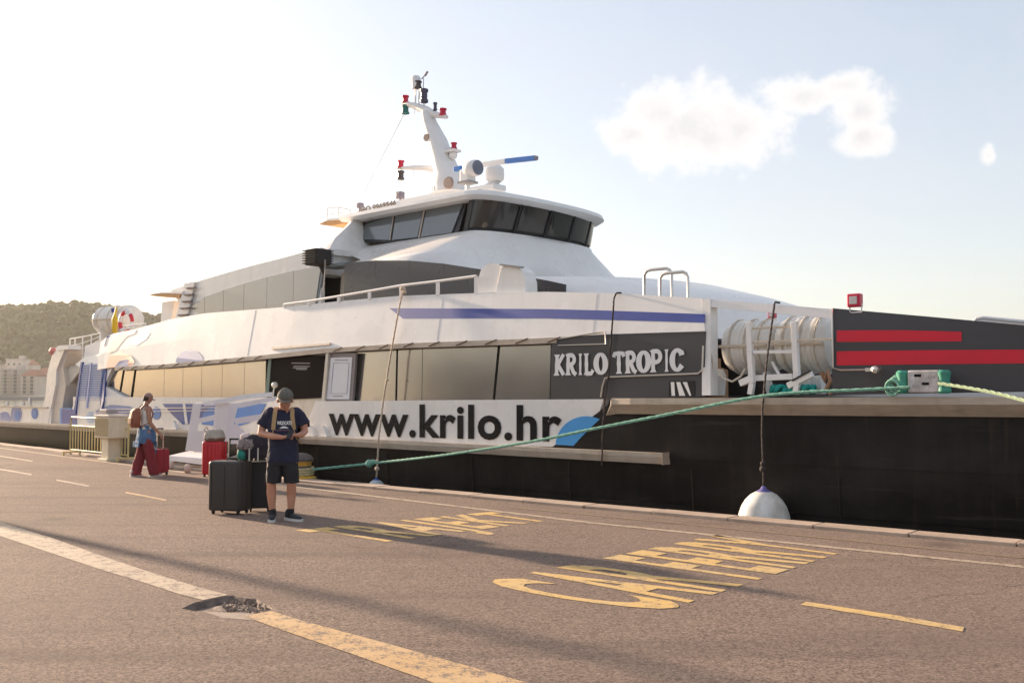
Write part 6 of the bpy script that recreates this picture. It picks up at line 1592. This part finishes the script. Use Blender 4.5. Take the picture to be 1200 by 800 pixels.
# grey bag on the red case
gb = G(251, 558.5) + Vector((0, 0, .735)); e = empty('holdall', tuple(gb), R(-12), ('grey beige soft bag lying on top of the bright red suitcase', 'bag'))
m = MB(); torso(m, [((0, 0, .02), .18, .13), ((0, 0, .05), .21, .15), ((-.01, 0, .13), .20, .14), ((0, 0, .21), .17, .10), ((.01, 0, .24), .10, .05)], p=.6); fobj(m, 'bag_body', mat('grey_beige_canvas', (0.42, 0.36, 0.30), .9, .15, 9, bump=.2, bscale=60), e, .010, 3, .012, wscale=9)
m = MB(); torso(m, [((0, 0, .0), .185, .135), ((0, 0, .055), .212, .152), ((0, 0, .07), .20, .14)], p=.6); m.build('bag_base', mat('brown_bag_base', (0.20, 0.10, 0.07), .7, .1, 9), e, smooth=True)
MB().tube([(-.17, -.05, .15), (-.20, -.06, .24), (-.17, -.05, .28), (-.12, -.04, .22)], .010, 6).build('bag_handle', mat('brown_bag_base', (0.20, 0.10, 0.07)), e)
# black patterned bag on the black cases
gb = G(294, 601.0) + Vector((0, .10, .765)); e = empty('holdall', tuple(gb), R(10), ('black travel bag with printed pattern and green flap on top of the black suitcases', 'bag'))
m = MB(); torso(m, [((0, 0, .01), .20, .13), ((0, 0, .06), .23, .15), ((.01, 0, .20), .22, .14), ((.03, 0, .30), .18, .10), ((.07, 0, .345), .09, .05)], p=.6); fobj(m, 'bag_body', mat('black_bag_cloth', (0.022, 0.018, 0.026), .85, .2, 9, bump=.2, bscale=60), e, .010, 3, .014, wscale=9)
pm = mat('patterned_cloth', (0.40, 0.34, 0.32), .9, col2=(0.03, 0.025, 0.03), vscale=26)
m = MB(); torso(m, [((-.10, -.07, .14), .11, .09), ((-.10, -.075, .18), .125, .10), ((-.09, -.06, .28), .10, .08)], p=.7); fobj(m, 'patterned_pocket', pm, e, .010, 2, .012)
m = MB(); torso(m, [((-.15, -.08, .0), .06, .07), ((-.15, -.085, .06), .07, .08), ((-.15, -.08, .13), .05, .06)], p=.7); fobj(m, 'green_flap', mat('green_cloth', (0.02, 0.22, 0.16), .85, .2, 9), e, .010, 2, .01)
m = MB(); torso(m, [((-.13, 0, .28), .05, .05), ((-.12, 0, .33), .07, .06), ((-.10, 0, .37), .04, .04)], p=.8); fobj(m, 'pale_cloth', mat('pale_pink_cloth', (0.7, 0.58, 0.54), .9, .1, 9), e, .01, 2, .01)
for x in (-.045, .075): MB().tube([(x, -.17, -.02), (x, -.165, .16)], .011, 6).build('strap_rod', STEEL, e)

# ================================================================== AIR
hz = bpy.data.materials.new('haze_air'); hz.use_nodes = True; nt = hz.node_tree; nt.nodes.clear()
o_ = nt.nodes.new('ShaderNodeOutputMaterial'); pv = nt.nodes.new('ShaderNodeVolumePrincipled'); pv.inputs['Color'].default_value = (0.98, 0.94, 0.88, 1); pv.inputs['Density'].default_value = HAZE_D
pv.inputs['Anisotropy'].default_value = 0.35
nt.links.new(pv.outputs[0], o_.inputs['Volume'])
if HAZE_D > 0:
    m = MB(); m.box((-350, 560, 80), (2100, 1750, 166)); m.build('haze', hz, kind='stuff')
